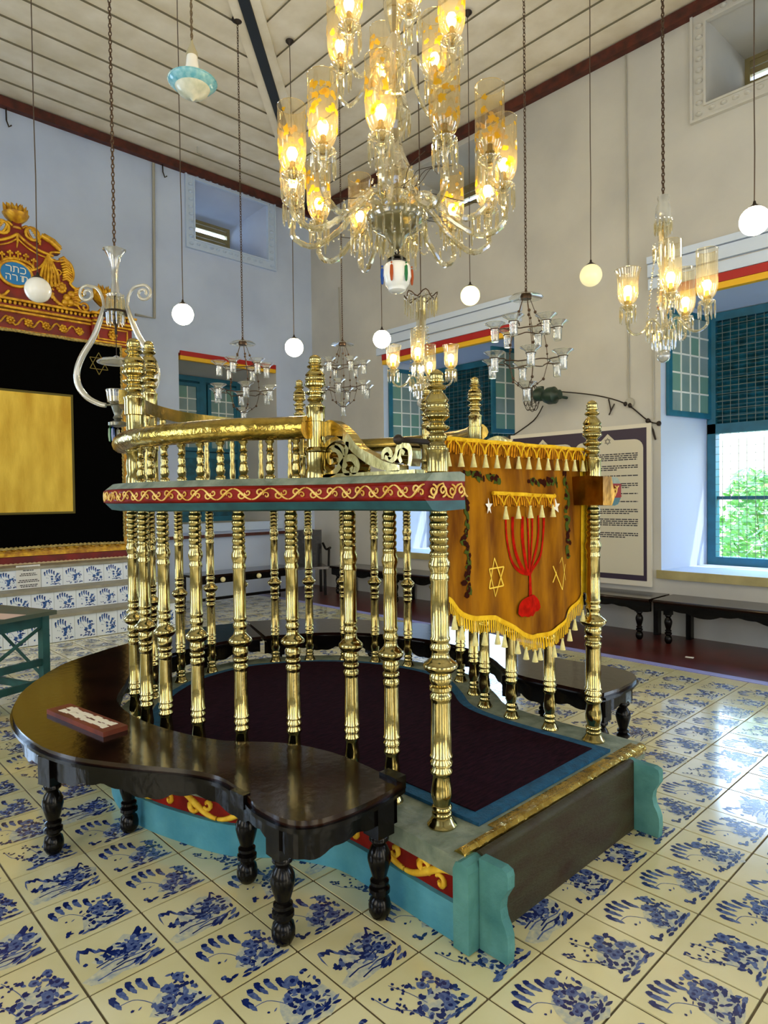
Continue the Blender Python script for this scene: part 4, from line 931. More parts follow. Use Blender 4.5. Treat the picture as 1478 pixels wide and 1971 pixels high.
# crown
for k in range(9):
    a = (k-4)/4; x = .155*a; z = .47-.045*a*a
    if k % 2 == 0:
        gt([(x, z), (x*1.06, z+.07)], .011); 
        for q in ((0, .085), (-.02, .068), (.02, .068)): g.sphere((AX+x*1.06+q[0], yg-.008, 3.8+z+q[1]), .015, 8)
    else: gt([(x*.9, z), (x, z+.035)], .014)
gt([(.165*math.cos(PI*k/14), .40+.075*math.sin(PI*k/14)) for k in range(15)], .018); gt([(.15*math.cos(PI*k/14), .375+.06*math.sin(PI*k/14)) for k in range(15)], .008)
for k in range(11): g.sphere((AX-.13+.026*k, yg-.014, 3.8+.435+.035*math.sin(PI*k/10)), .007, 6)
gt([(0, .76), (0, .66), (-.01, .6)], [.02, .012, .006])
g.build('gilded_carving', GOLD, ark, smooth=60)
# medallion with the Hebrew inscription
MC = (AX-.03, 4.10)
mb = MB(); el = [(MC[0]+.155*math.cos(2*PI*k/36), MC[1]+.125*math.sin(2*PI*k/36)) for k in range(36)]
mb.prism(el, AY-.03, AY, fn=lambda a, b, c: (a, c, b)); md = mb.build('medallion', mat('medallion_blue', '#1878b8', .45), ark, smooth=0, fix=True)
mb = MB(); mb.tube([(MC[0]+.17*math.cos(2*PI*k/40), AY-.02, MC[1]+.14*math.sin(2*PI*k/40)) for k in range(40)], .019, 8, closed=True); mb.build('oval_frame', GOLD, md, smooth=60)
LET = {'kaf': [[(0, 1), (.75, 1), (1, .8), (1, .2), (.75, 0), (0, 0)]], 'tav': [[(0, 1), (.8, 1), (1, .85), (1, 0)], [(.2, 1), (.2, .1), (0, 0)]],
       'resh': [[(0, 1), (.8, 1), (1, .85), (1, 0)]], 'vav': [[(.3, 1), (.7, 1), (.7, 0)]], 'he': [[(0, 1), (.8, 1), (1, .85), (1, 0)], [(.15, .6), (.15, 0)]]}
mb = MB()
for row, z0, x0 in ((['resh', 'tav', 'kaf'], .012, -.105), (['he', 'resh', 'vav', 'tav'], -.082, -.108)):
    x = x0; w_ = .056 if len(row) == 3 else .050
    for l in row:
        for Q in LET[l]:
            pts = [(MC[0]+x+px*w_, MC[1]+z0+pz*.062) for px, pz in Q]
            for q in ribbon(pts, .010): mb.poly([(a, AY-.034, b) for a, b in q])
            for a, b in pts[1:-1]: mb.poly([(a+.005*math.cos(t), AY-.0345, b+.005*math.sin(t)) for t in [PI*k/3 for k in range(6)]])
        x += w_+.018 if l != 'vav' else w_*.75
mb.build('hebrew_lettering', mat('letter_white', '#f2ecd8', .5), md, smooth=0)
def urn(x, z, s, name='flaming_urn'):
    mb = MB(); mb.lathe([(.0, 0), (.06, 0), (.065, .02), (.04, .035), (.035, .06), (.07, .085), (.115, .13), (.135, .165), (.14, .175), (.13, .185)], (x, AY+.04, z), 16, sc=1, M=Matrix.Scale(s, 3))
    for k in range(26):
        a = k*2.4; r = .115*math.sqrt((k+.5)/26)*s; h = (.16-.5*r)*s*random.uniform(.75, 1.05)
        b = Vector((x+r*math.cos(a), AY+.04+r*math.sin(a)*.7, z+.17*s)); mb.tube([b, b+Vector((.012*math.cos(a), 0, h*.6)), b+Vector((.028*math.cos(a), 0, h))], [.024*s, .02*s, .003], 6)
    return mb.build(name, GOLD, ark, smooth=60)
urn(AX, 4.62, 1.0); urn(AX+.99, 3.85, 1.15); urn(AX-.99, 3.85, 1.15)
mb = MB()
for s_ in (1, -1): mb.tube([(AX+s_*(.93), AY+.03, 3.8), (AX+s_*.90, AY+.02, 3.86), (AX+s_*.94, AY+.02, 3.90)], .015, 6); mb.box((AX+s_*.99, AY+.05, 3.825), (.2, .12, .05))
mb.build('urn_scroll', GOLD, ark, smooth=60)
# curtain, a thing hung before the doors
cu = thing('ark_curtain', 'black velvet ark curtain with a yellow brocade panel and an embroidered star', 'curtain', (0, 0, 0))
mb = MB(); n = 60; CX0, CX1 = L_+.03, R_-.115
for i in range(n+1):
    x = CX0+(CX1-CX0)*i/n; y = AY-.055+.006*math.sin(i*.9)
    mb.v += [(x, y, .985), (x, y, 3.45), (x, y+.012, .985), (x, y+.012, 3.45)]
for i in range(n): a = i*4; mb.f += [(a, a+4, a+5, a+1), (a+2, a+3, a+7, a+6), (a, a+2, a+6, a+4), (a+1, a+5, a+7, a+3)]; mb.m += [0]*4
mb.build('velvet', BLACK, cu, smooth=60)
mb = MB(); mb.b2((AX-.52, AY-.070, 1.39), (AX+.52, AY-.062, 2.755)); mb.build('brocade_panel', PANEL, cu, smooth=0)
mb = MB(); frame_rect(mb, lambda a, z, d: (a, AY+d, z), AX-.545, AX+.545, 1.365, 2.78, .025, -.072, -.061); mb.build('panel_border', mat('dull_olive_braid', '#5a5018', .8), cu, smooth=0)
mb = MB()
for cx in (AX+.86, AX-.86):
    for a0_ in (PI/2, -PI/2):
        p = [(cx+.125*math.cos(a0_+2*PI*k/3), 3.195+.135*math.sin(a0_+2*PI*k/3)) for k in range(3)]
        for k in range(3):
            for q in ribbon([p[k], p[(k+1) % 3]], .008): mb.poly([(a, AY-.064, b) for a, b in q])
mb.build('embroidered_star', mat('dull_gold_thread', '#7a6c30', .8), cu, smooth=0)
def rope(name, P, r, par, m_):
    mb = MB(); f3 = cr(P, 10)
    for ph in (0, PI):
        Q = [(x+.6*r*math.cos(i*1.3+ph), y+.6*r*math.sin(i*1.3+ph), z+.6*r*math.sin(i*1.3+ph)) for i, (x, y, z) in enumerate(f3)]
        mb.tube(Q, r*.7, 5)
    return mb.build(name, m_, par, smooth=60)
ROPE = mat('gilt_rope', '#c9b268', .6, noise=.4, nscale=40, c2='#6d5c28')
rope('rope_trim', [(CX0, AY-.08, 3.45-.02*math.sin(k)) if k == 0 else (CX0+(CX1-CX0)*k/12, AY-.08, 3.445-.006*(k % 2)) for k in range(13)], .018, cu, ROPE)
rope('rope_trim', [(CX1+.01, AY-.06, 3.45-.2*k) for k in range(13)], .014, cu, ROPE)
rope('rope_trim', [(CX0+(CX1-CX0)*k/12, AY-.07, .985-.008*math.sin(k*PI/6)) for k in range(13)], .015, cu, ROPE)
rope('rope_trim', [(CX0+(CX1-CX0+.1)*k/12, AY-.05, .80) for k in range(13)], .011, ark, mat('pale_rope', '#cdb890', .7))
ns = thing('paper_notice', 'white printed notice sheet taped to the front of the tiled steps', 'notice', (0, 0, 0))
mb = MB(); NX = (.49, .735); mb.b2((NX[0], 6.815, .545), (NX[1], 6.8165, .805)); mb.build('sheet', PAPER, ns, smooth=0)
mb = MB(); z = .785
for a, b in ((.05, .95), (.08, .92), (.28, .72), (0, 0), (.2, .8), (.14, .86), (0, 0), (0, 0), (.12, .9), (.06, .95), (0, 0), (.14, .88), (.18, .84)):
    if b:
        x = a
        while x < b: w_ = random.uniform(.04, .13); mb.b2((NX[0]+.245*x, 6.8142, z-.008), (NX[0]+.245*min(b, x+w_), 6.8146, z+.002)); x += w_+.02
    z -= .018
mb.build('printed_text', INK, ns, smooth=0)

# ================================================================ HANGING THINGS
def chain(par, x, y, z0, z1, kind='chain', r=.004):
    if kind == 'wire':
        mb = MB(); n = 8; mb.tube([(x+random.uniform(-.003, .003), y+random.uniform(-.003, .003), z0+(z1-z0)*k/n) for k in range(n+1)], r, 5)
        return mb.build('wire', WIRE, par, smooth=60)
    mb = MB(); L_ = .034; n = int((z1-z0)/(L_*.78))
    for k in range(n):
        z = z0+(z1-z0)*(k+.5)/n; d = Vector((1, 0, 0)) if k % 2 else Vector((0, 1, 0))
        mb.tube([Vector((x, y, z))+d*.009*math.cos(a)+Vector((0, 0, L_*.5*math.sin(a))) for a in [2*PI*q/8 for q in range(8)]], r*.7, 4, closed=True)
    return mb.build('chain', CHAIN, par, smooth=60)
def canopy(par, x, y, r=.05):
    mb = MB(); mb.lathe([(.012, -.05), (r*.5, -.035), (r, -.012), (r, -.002)], (x, y, ZC-.012), 14); return mb.build('ceiling_rose', IRON, par, smooth=50)
def globe(x, y, z, label, m_, group=None, r=.1):
    t = thing('globe_lamp', label, 'lamp', (x, y, z), 'glass globe lamps hung on wires')
    mb = MB(); mb.sphere((0, 0, 0), r, 24); mb.build('globe', m_, t, smooth=80)
    mb = MB(); mb.lathe([(.045, r*.87), (.046, r*.93), (.03, r*1.05), (.012, r*1.18), (.008, r*1.4)], n=14); mb.build('fitting', IRON, t, smooth=50)
    chain(t, 0, 0, r*1.35, ZC-z-.02, 'wire', .0045); canopy(t, 0, 0, .045).location = (0, 0, -z)
    return t
globe(.13, 4.584, 3.218, 'unlit white globe lamp hanging in front of the ark pediment', OPAL)
globe(1.448, 4.71, 3.291, 'lit white globe lamp between the ark and the window of the back wall', GLOBM)
globe(2.751, 4.708, 3.168, 'lit white globe lamp in front of the corner, left of the small cup chandelier', GLOBM)
globe(3.589, 4.188, 3.296, 'lit white globe lamp just below and left of the great chandelier', GLOBM)
globe(3.845, 3.123, 3.592, 'yellowish lit globe lamp right of the great chandelier, above the red and yellow window hood', YELG)
globe(4.013, 1.854, 3.518, 'dim cream globe lamp hanging before the blank right wall', DIMG)
globe(3.666, .387, 3.458, 'bright lit globe lamp nearest the right edge, beyond the small crystal chandelier', GLOBM)

def prism_drop(mb, p, h=.07, r=.007, mi=0):
    mb.lathe([(.0005, -h), (r*.6, -h*.93), (r, -h*.55), (r*.8, -h*.1), (.0005, 0)], p, 5, mi)
    mb.sphere((p[0], p[1], p[2]+.008), .006, 5, mi)
def glass_arm(mb, a, r0, r1, z0, zd, z1, rad=.011, tw=True):
    Q = cr([(r0, z0), (r0+(r1-r0)*.25, z0+.05), (r0+(r1-r0)*.5, (z0+zd)/2), (r0+(r1-r0)*.78, zd), (r1, zd+(z1-zd)*.35), (r1, z1)], 6)
    P = [(r*math.cos(a), r*math.sin(a), z) for r, z in Q]
    mb.tube(P, [rad*(1.0+.25*(i % 2)) for i in range(len(P))] if tw else rad, 7)
def shade_mesh(h, r, flowers=True, flare=0, sh=None):
    mb = MB(); pr = [(.022, 0), (.032, .006), (r*.72, h*.09), (r*.93, h*.2), (r, h*.32), (r*.99, h*.6), (r*(1+flare*.3), h*.85), (r*(1+flare), h)]
    mb.lathe(pr, n=20, cap=False, mi=0)
    mb.tube([(r*(1+flare)*math.cos(2*PI*k/24), r*(1+flare)*math.sin(2*PI*k/24), h) for k in range(24)], .0022, 5, closed=True)
    if flowers:
        for k in range(34):
            a = random.uniform(0, 2*PI); z = h*random.uniform(.16, .88); s_ = random.uniform(.010, .021); rr = r*(1.015 if z > h*.3 else .96)
            P = blob(0, 0, s_, 10, .45); mb.poly([(rr*math.cos(a+px/r), rr*math.sin(a+px/r), z+pz) for px, pz in P], 1)
    return mb
def light_cup(par, x, y, z, h, r, lit=True, flowers=True, flare=0, nshade=SHADE, fr=10, plen=.125, panr=.062, first={}):
    """drip pan, crystal fringe, socket, bulb and hurricane shade standing at (x,y,z)"""
    key = (h, r, lit, flowers, flare, nshade.name, fr, plen)
    if key in first:
        for o in first[key]: part_copy(o, par, (x, y, z), rz=random.uniform(0, 6))
        return
    out = []
    mb = MB(); mb.lathe([(.012, -.10), (.02, -.07), (.03, -.06), (.018, -.045), (panr*.6, -.03), (panr, -.012), (panr*1.02, -.006), (panr*.7, -.018), (.02, -.03), (.024, 0)], n=16, cap=False); out.append(mb.build('drip_pan', CRYS, par, smooth=60))
    mb = MB()
    for k in range(fr): a = 2*PI*k/fr; prism_drop(mb, (panr*math.cos(a), panr*math.sin(a), -.022), plen, .0075)
    out.append(mb.build('crystal_fringe', CRYS, par, smooth=0)); out[-1]['kind'] = 'stuff'
    mb = MB(); mb.lathe([(.02, -.02), (.026, 0), (.026, .03), (.016, .035), (.014, .07)], n=12); out.append(mb.build('candle_socket', BRASSD, par, smooth=45))
    mb = shade_mesh(h, r, flowers, flare); out.append(mb.build('glass_shade', [nshade, FLOWER], par, smooth=60))
    if lit: mb = MB(); mb.lathe([(.011, .065), (.016, .075), (.028, .105), (.029, .12), (.02, .14), (.001, .148)], n=14); out.append(mb.build('light_bulb', BULBM, par, smooth=80))
    for o in out: o.location = (x, y, z)
    first[key] = out
# ---- great chandelier
GC = Vector((1.20, 1.55, 0))
ch = thing('great_chandelier', 'huge two-tier crystal chandelier with amber flowered glass shades over the platform', 'chandelier', (GC.x, GC.y, 0))
tocam = math.atan2(-Fv.y, -Fv.x)
def chang(deg): return tocam+math.radians(deg)      # 0 faces the camera side, positive turns to the right of the view
mb = MB(); mb.lathe([(.012, 2.96), (.03, 2.975), (.045, 3.0), (.06, 3.03), (.11, 3.06), (.16, 3.095), (.183, 3.13), (.18, 3.155), (.12, 3.165), (.05, 3.17), (.03, 3.22)], n=28, flute=.03); mb.build('bowl', glassy('smoky_bowl_glass', '#a8a078', .25, .72, '#a9a47c'), ch, smooth=60)
mb = MB(); mb.lathe([(.02, 3.2), (.02, 3.9)], n=10); mb.lathe([(.03, 3.25), (.09, 3.33), (.10, 3.4), (.05, 3.52), (.03, 3.6), (.06, 3.66), (.085, 3.75), (.06, 3.86), (.03, 3.92), (.05, 3.98), (.09, 4.06), (.03, 4.2)], n=14, flute=.12, cap=False)
mb.lathe([(.02, 4.2), (.05, 4.28), (.07, 4.4), (.04, 4.6), (.03, 4.8)], n=12, flute=.1, cap=False); mb.build('baluster_stem', CRYS, ch, smooth=40)
mb = MB(); mb.lathe([(.013, 3.2), (.013, 4.9)], n=8); mb.build('rod', BRASSD, ch, smooth=60); chain(ch, 0, 0, 4.88, ZC-.02, 'chain', .006)
mb = MB(); glass_arm(mb, 0, .06, .62, 3.18, 3.01, 3.19, .0155); arm = mb.build('glass_arm', CRYS, ch, smooth=50)
angs = [chang(-8+30*k) for k in range(12)]
arm.rotation_euler = (0, 0, angs[0])
for a in angs[1:]: part_copy(arm, ch, (0, 0, 0), rz=a)
for k, a in enumerate(angs):
    light_cup(ch, .62*math.cos(a), .62*math.sin(a), 3.29, .37, .078, lit=(k not in (1, 2)), fr=10)
mb = MB(); glass_arm(mb, 0, .05, .34, 4.0, 3.85, 4.0, .011); arm = mb.build('upper_arm', CRYS, ch, smooth=50); angs2 = [chang(12+60*k) for k in range(6)]
arm.rotation_euler = (0, 0, angs2[0])
for a in angs2[1:]: part_copy(arm, ch, (0, 0, 0), rz=a)
for a in angs2: light_cup(ch, .34*math.cos(a), .34*math.sin(a), 4.10, .37, .078, fr=10)
mb = MB()
DR = MB(); prism_drop(DR, (0, 0, 0), .12, .0085); DR = DR.build('crystal_drop', CRYS, ch, smooth=0); DR.location = (.178, 0, 3.105)
for rr, z, n, h in ((.178, 3.12, 22, .12), (.10, 3.05, 12, .12), (.10, 3.42, 14, .14), (.085, 3.76, 12, .12), (.09, 4.07, 12, .16), (.30, 3.20, 14, .11), (.45, 3.10, 16, .10), (.05, 2.97, 6, .1)):
    for k in range(n):
        a = 2*PI*(k+.3)/n; part_copy(DR, ch, (rr*math.cos(a), rr*math.sin(a), z-.015), sc=(1, 1, h/.12))
for k in range(12):      # swags of beads from the hub out to the arms
    a = angs[k]; 
    for q in range(14):
        t = q/13; r = .10+.46*t; z = 3.42-.30*math.sin(PI*t*.75)-.06*t; mb.sphere((r*math.cos(a+.25), r*math.sin(a+.25), z), .0075, 5)
mb.build('bead_swags', CRYS, ch, smooth=0)['kind'] = 'stuff'
mb = MB(); rng = random.Random(3)
for k in range(9):
    a = rng.uniform(0, 6.28); Q = [(.05*math.cos(a), .05*math.sin(a), 3.3)]+[(r*math.cos(a+rng.uniform(-.15, .15)), r*math.sin(a+rng.uniform(-.15, .15)), 3.2+rng.uniform(-.06, .09)) for r in (.2, .35, .5)]
    mb.tube(cr(Q, 4), .0022, 4)
mb.build('bulb_flex', IRON, ch, smooth=60)
hook = MB(); hook.tube([(0, 0, 2.975), (.02, 0, 2.95), (0, 0, 2.925), (-.015, 0, 2.94)], .005, 6); hook.lathe([(.055, 2.902), (.04, 2.918), (.01, 2.927)], n=14, cap=False); hook.build('hook', IRON, ch, smooth=60)
wg = thing('glass_ball', 'ribbed white glass ball with coloured drops hanging under the great chandelier', 'ornament', (GC.x, GC.y, 2.80))
mb = MB(); mb.lathe([(.001, -.095), (.035, -.09), (.05, -.08), (.053, -.068), (.058, -.06), (.072, -.045), (.074, -.03), (.078, -.02), (.084, 0), (.082, .03), (.078, .06), (.06, .078), (.045, .084)], n=24); mb.build('ball', OPAL, wg, smooth=40)
mb = MB(); mb.lathe([(.05, .078), (.055, .09), (.045, .095)], n=16); mb.build('metal_collar', IRON, wg, smooth=50)
for k, (c_, q) in enumerate((('#1c4a9c', 'blue'), ('#b05020', 'amber'), ('#1f6e3c', 'green'), ('#b05020', 'amber'), ('#2a68b0', 'blue'), ('#8a3018', 'red'))):
    a = chang(-80+58*k); mb = MB(); prism_drop(mb, (.088*math.cos(a), .088*math.sin(a), .05), .10, .011); mb.build('coloured_drop', mat(q+'_drop_glass', c_, .15), wg, smooth=0)['label'] = q+' glass drop'

# ---- smaller crystal chandeliers
def small_chandelier(x, y, z, R_, arms, sh, label, crown, chn=True, flare0=0):
    t = thing('crystal_chandelier', label, 'chandelier', (x, y, z), 'small crystal chandeliers')
    mb = MB(); mb.lathe([(.012, -.12), (.05, -.10), (.075, -.05), (.08, -.02), (.05, 0), (.02, .03), (.03, .12), (.055, .2), (.03, .3), (.02, .42), (.04, .5), (.03, .62), (.045, .72), (.03, .8)], n=14, flute=.1); mb.build('stem', CRYS, t, smooth=40)
    mb = MB(); mb.lathe([(.009, -.05), (.009, .84)], n=8); mb.build('rod', BRASSD, t, smooth=60)
    mb = MB()
    for k in range(7): glass_arm(mb, 0, .03, R_, .02, -.05, .06, .009); break
    arm = mb.build('glass_arm', CRYS, t, smooth=50); arm.rotation_euler = (0, 0, chang(arms[0][0]))
    for d in arms[1:]: part_copy(arm, t, (0, 0, 0), rz=chang(d[0]))
    for d in arms: a = chang(d[0]); light_cup(t, R_*math.cos(a), R_*math.sin(a), d[2] if len(d) > 2 else .14, sh[0]*(.72 if d[1] else 1), sh[1], flowers=False, flare=d[1], nshade=SHADEC, fr=9, plen=.11, panr=.055)
    mb = MB()
    for rr, zz, n, h in ((.08, -.03, 16, .12), (.12, .03, 18, .12), (.045, -.10, 8, .07))+crown:
        for k in range(n): a = 2*PI*k/n; part_copy(DR, t, (rr*math.cos(a), rr*math.sin(a), zz), sc=(.9, .9, h/.12))
    for k in range(8):
        for q in range(16): tq = q/15; r = .065+.06*tq; a = 2*PI*k/8; mb.sphere((r*math.cos(a), r*math.sin(a), .55-.5*tq), .008, 5)
    mb.build('bead_swags', CRYS, t, smooth=0)['kind'] = 'stuff'
    mb = MB(); mb.sphere((0, 0, -.20), .05, 14); mb.build('glass_ball', FROST, t, smooth=80)
    return t
t = small_chandelier(3.378, .918, 2.74, .295, [(-78, .25, .16), (-14, 0, .18), (55, 0, .16), (125, 0, .14)], (.36, .074), 'small crystal chandelier with three tall clear shades, hung by a chain near the right edge', ((.06, .80, 12, .10), (.07, .62, 12, .12)))
mb = MB(); mb.lathe([(.05, .78), (.06, .84), (.055, .90), (.035, .94), (.045, .97), (.04, .985), (.02, .985)], n=16, flute=.04); mb.build('glass_top', FROST, t, smooth=60); chain(t, 0, 0, .97, ZC-2.74-.02, 'chain', .0075)
t = small_chandelier(3.314, 3.33, 2.66, .30, [(-72, .2, .12), (-10, 0, .14), (75, .25, .12), (160, 0, .12)], (.32, .068), 'small crystal chandelier glowing directly behind the nearest brass finial', ((.05, .72, 10, .1),))
mb = MB()
for k in range(24): a = 2*PI*k/24; r = .155*(1+.08*math.cos(6*a)); prism_drop(mb, (r*math.cos(a), r*math.sin(a), .83+.02*math.cos(6*a)), .15, .010)
mb.build('crystal_fringe', CRYS, t, smooth=0)['kind'] = 'stuff'
mb = MB(); mb.tube([((.158*(1+.08*math.cos(6*a)))*math.cos(a), (.158*(1+.08*math.cos(6*a)))*math.sin(a), .86+.03*math.cos(6*a)) for a in [2*PI*k/36 for k in range(36)]], .006, 5, closed=True); mb.tube([(0, .155, .86), (0, -.155, .86)], .004, 4); mb.tube([(.155, 0, .86), (-.155, 0, .86)], .004, 4); mb.build('crown_ring', CHAIN, t, smooth=60)
mb = MB(); mb.lathe([(.04, .40), (.055, .5), (.045, .7), (.05, .84)], n=14, flute=.1, cap=False); mb.build('glass_column', CRYS, t, smooth=40); chain(t, 0, 0, .84, ZC-2.66-.02, 'wire', .006)

# ---- glass-cup chandeliers on bronze rings
def cup_chandelier(x, y, z, label):
    t = thing('cup_chandelier', label, 'chandelier', (x, y, z), 'bronze ring chandeliers with glass cups')
    up, lo = -.27, -.53
    mb = MB(); mb.lathe([(.135, -.015), (.12, .0), (.05, .012), (.04, .02)], n=24, cap=False); mb.build('smoke_dish', GLASS, t, smooth=60)
    mb = MB(); mb.lathe([(.042, -.025), (.045, 0), (.035, .02), (.012, .035), (.006, .06)], n=16); mb.build('cap', CHAIN, t, smooth=50)
    mb = MB()
    for r, z_ in ((.13, up), (.165, lo)): mb.tube([((r+.02*math.cos(5*a))*math.cos(a), (r+.02*math.cos(5*a))*math.sin(a), z_+.012*math.sin(3*a)) for a in [2*PI*k/40 for k in range(40)]], .005, 5, closed=True)
    mb.tube([(.035*math.cos(2*PI*k/14), .035*math.sin(2*PI*k/14), -.73) for k in range(14)], .004, 5, closed=True); 
    mb.build('ring_frame', CHAIN, t, smooth=60)
    mb = MB()
    for k in range(5):
        a = 2*PI*k/5+.3
        for P in ([(.03, -.02), (.07, -.13), (.13, up)], [(.13, up), (.155, -.4), (.165, lo)], [(.165, lo), (.13, -.66), (.035, -.73)]):
            for q in range(len(P)-1):
                (r0, z0), (r1, z1) = P[q], P[q+1]; mb.tube([(r0*math.cos(a), r0*math.sin(a), z0), (r1*math.cos(a), r1*math.sin(a), z1)], .0028, 4)
            r, z_ = P[1]; mb.sphere((r*math.cos(a), r*math.sin(a), z_), .013, 7); mb.sphere(((r+P[2][0])/2*math.cos(a), (r+P[2][0])/2*math.sin(a), (z_+P[2][1])/2), .009, 6)
    mb.build('beaded_chain', CHAIN, t, smooth=60)
    mb = MB(); mb.lathe([(.001, -.085), (.027, -.085), (.030, -.08), (.032, -.01), (.035, .015), (.045, .035), (.082, .060)], n=18, cap=False); mb.tube([(.082*math.cos(2*PI*k/18), .082*math.sin(2*PI*k/18), .060) for k in range(18)], .0022, 4, closed=True); mb.tube([(.029*math.cos(2*PI*k/14), .029*math.sin(2*PI*k/14), -.084) for k in range(14)], .003, 4, closed=True); cup = mb.build('glass_cup', GLASS, t, smooth=50)
    mb = MB(); mb.tube([(.037*math.cos(2*PI*k/14), .037*math.sin(2*PI*k/14), .015) for k in range(14)], .0038, 5, closed=True); mb.build('cup_ring', CHAIN, cup, smooth=60)
    spots = [(.245*math.cos(2*PI*k/6+.2), .245*math.sin(2*PI*k/6+.2), up+.0) for k in range(6)]+[(.30*math.cos(2*PI*k/6+.7), .30*math.sin(2*PI*k/6+.7), lo) for k in range(6)]+[(0, 0, -.745)]
    cup.location = spots[0]
    for s_ in spots[1:]: part_copy(cup, t, s_)
    mb = MB()
    for s_ in spots[:-1]:
        r = math.hypot(s_[0], s_[1]); a = math.atan2(s_[1], s_[0]); mb.tube([((r-.11)*math.cos(a), (r-.11)*math.sin(a), s_[2]+.01), ((r-.07)*math.cos(a+.08), (r-.07)*math.sin(a+.08), s_[2]+.018), ((r-.033)*math.cos(a), (r-.033)*math.sin(a), s_[2]+.015)], .0045, 5)
    mb.build('bracket_arm', CHAIN, t, smooth=60)
    return t
t = cup_chandelier(2.893, 1.80, 3.09, 'bronze ring chandelier of glass cups, the largest, in front of the right wall')
chain(t, 0, 0, .05, ZC-3.09-.02, 'chain', .0052)
t2 = tree_copy(t, (3.392, 4.645, 3.30), 'bronze ring chandelier with clear glass cups against the room corner, small and farthest')
t3 = tree_copy(t, (2.167, 4.813, 3.15), 'bronze ring chandelier with clear glass cups in front of the back wall window', rz=.4)
for tt in (t2, t3):
    z = tt.location.z
    for c in tt.children:
        if c.name.startswith('chain'): c.scale = (1, 1, (ZC-z-.07)/(ZC-3.09-.07))
canopy(t3, 0, 0, .06).location = (0, 0, -3.15); canopy(t2, 0, 0, .05).location = (0, 0, -3.30)

# ---- glass lyre lamp
ly = thing('lyre_lamp', 'lyre-shaped hanging lamp of two white glass arms and oil cup, before the ark', 'lamp', (.182, 3.15, 0), rz=math.atan2(R0.y, R0.x))
mb = MB(); mb.lathe([(.05, 2.84), (.055, 2.855), (.03, 2.87), (.022, 2.95), (.026, 3.03), (.04, 3.10), (.065, 3.145), (.078, 3.15)], n=12, flute=.08, cap=False); mb.build('glass_trumpet', FROST, ly, smooth=50)
mb = MB()
for k in range(12): a = 2*PI*k/12; prism_drop(mb, (.052*math.cos(a), .052*math.sin(a), 2.845), .19, .010)
mb.build('crystal_fringe', CRYS, ly, smooth=0)['kind'] = 'stuff'
mb = MB(); mb.lathe([(.008, 2.6), (.008, 3.12)], n=8); mb.tube([(.065*math.cos(2*PI*k/16), .065*math.sin(2*PI*k/16), 2.745) for k in range(16)], .007, 6, closed=True); mb.box((.075, 0, 2.745), (.02, .02, .06)); mb.box((-.075, 0, 2.745), (.02, .02, .06))
mb.sphere((0, 0, 2.68), .02, 8); mb.build('metal_frame', IRON, ly, smooth=40)
LYG = glassy('milky_glass_rod', '#e8e4d4', .3, .62, '#e6e2d2')
Q = cr([(.075, 2.78), (.10, 2.70), (.15, 2.58), (.225, 2.46), (.262, 2.36), (.255, 2.27), (.20, 2.19), (.12, 2.145), (.075, 2.135)], 5); Q2 = cr([(.075, 2.76), (.085, 2.84), (.12, 2.90), (.18, 2.92)], 4)[:-1]
for s_ in (1, -1):
    mb = MB(); mb.tube([(s_*a, 0, b) for a, b in Q], [.015+.006*math.sin(PI*i/len(Q)) for i in range(len(Q))], 10)
    sp_ = spiral((.185, 2.865), .055, .014, PI*.5, -PI*2.2, 22)
    mb.tube([(s_*a, 0, b) for a, b in Q2+sp_], .010, 8); mb.build('glass_arm', LYG, ly, smooth=60)
mb = MB(); mb.lathe([(.12, 2.415), (.105, 2.43), (.03, 2.445), (.008, 2.46)], n=24, cap=False); mb.tube([(.12*math.cos(2*PI*k/24), .12*math.sin(2*PI*k/24), 2.415) for k in range(24)], .004, 5, closed=True); mb.build('smoke_bell', FROST, ly, smooth=60)
mb = MB(); mb.tube([(0, 0, 2.46), (0, 0, 2.68)], .003, 5); mb.build('hanger', IRON, ly)
mb = MB(); mb.lathe([(.045, 2.145), (.062, 2.155), (.068, 2.21), (.072, 2.232)], n=24, cap=False); mb.tube([(.072*math.cos(2*PI*k/24), .072*math.sin(2*PI*k/24), 2.232) for k in range(24)], .0025, 5, closed=True); mb.build('oil_glass', GLASS, ly, smooth=50)
mb = MB(); mb.lathe([(.001, 2.158), (.058, 2.158), (.064, 2.188), (.001, 2.188)], n=20); mb.build('oil', mat('yellow_oil', '#c8a828', .2), ly, smooth=50)
mb = MB(); mb.lathe([(.01, 2.135), (.04, 2.13), (.028, 2.09), (.02, 2.07), (.03, 2.05), (.018, 2.035), (.06, 2.02), (.06, 2.0), (.015, 1.99)][::-1], n=16); mb.tube([(-.09, 0, 2.138), (.09, 0, 2.138)], .007, 6); mb.build('stem', mat('pewter', '#77776a', .3, .6), ly, smooth=50)
mb = MB(); prism_drop(mb, (0, 0, 1.985), .12, .014); mb.build('clear_drop', CRYS, ly, smooth=0)
for k, c_ in ((0, 'green'), (1, 'blue')):
    mb = MB(); prism_drop(mb, (-.045+.02*k, -.02, 1.99), .10, .012); mb.build('coloured_drop', MATS[c_+'_drop_glass'], ly, smooth=0)['label'] = c_+' glass drop'
chain(ly, 0, 0, 3.12, ZC-.02, 'chain', .0055)

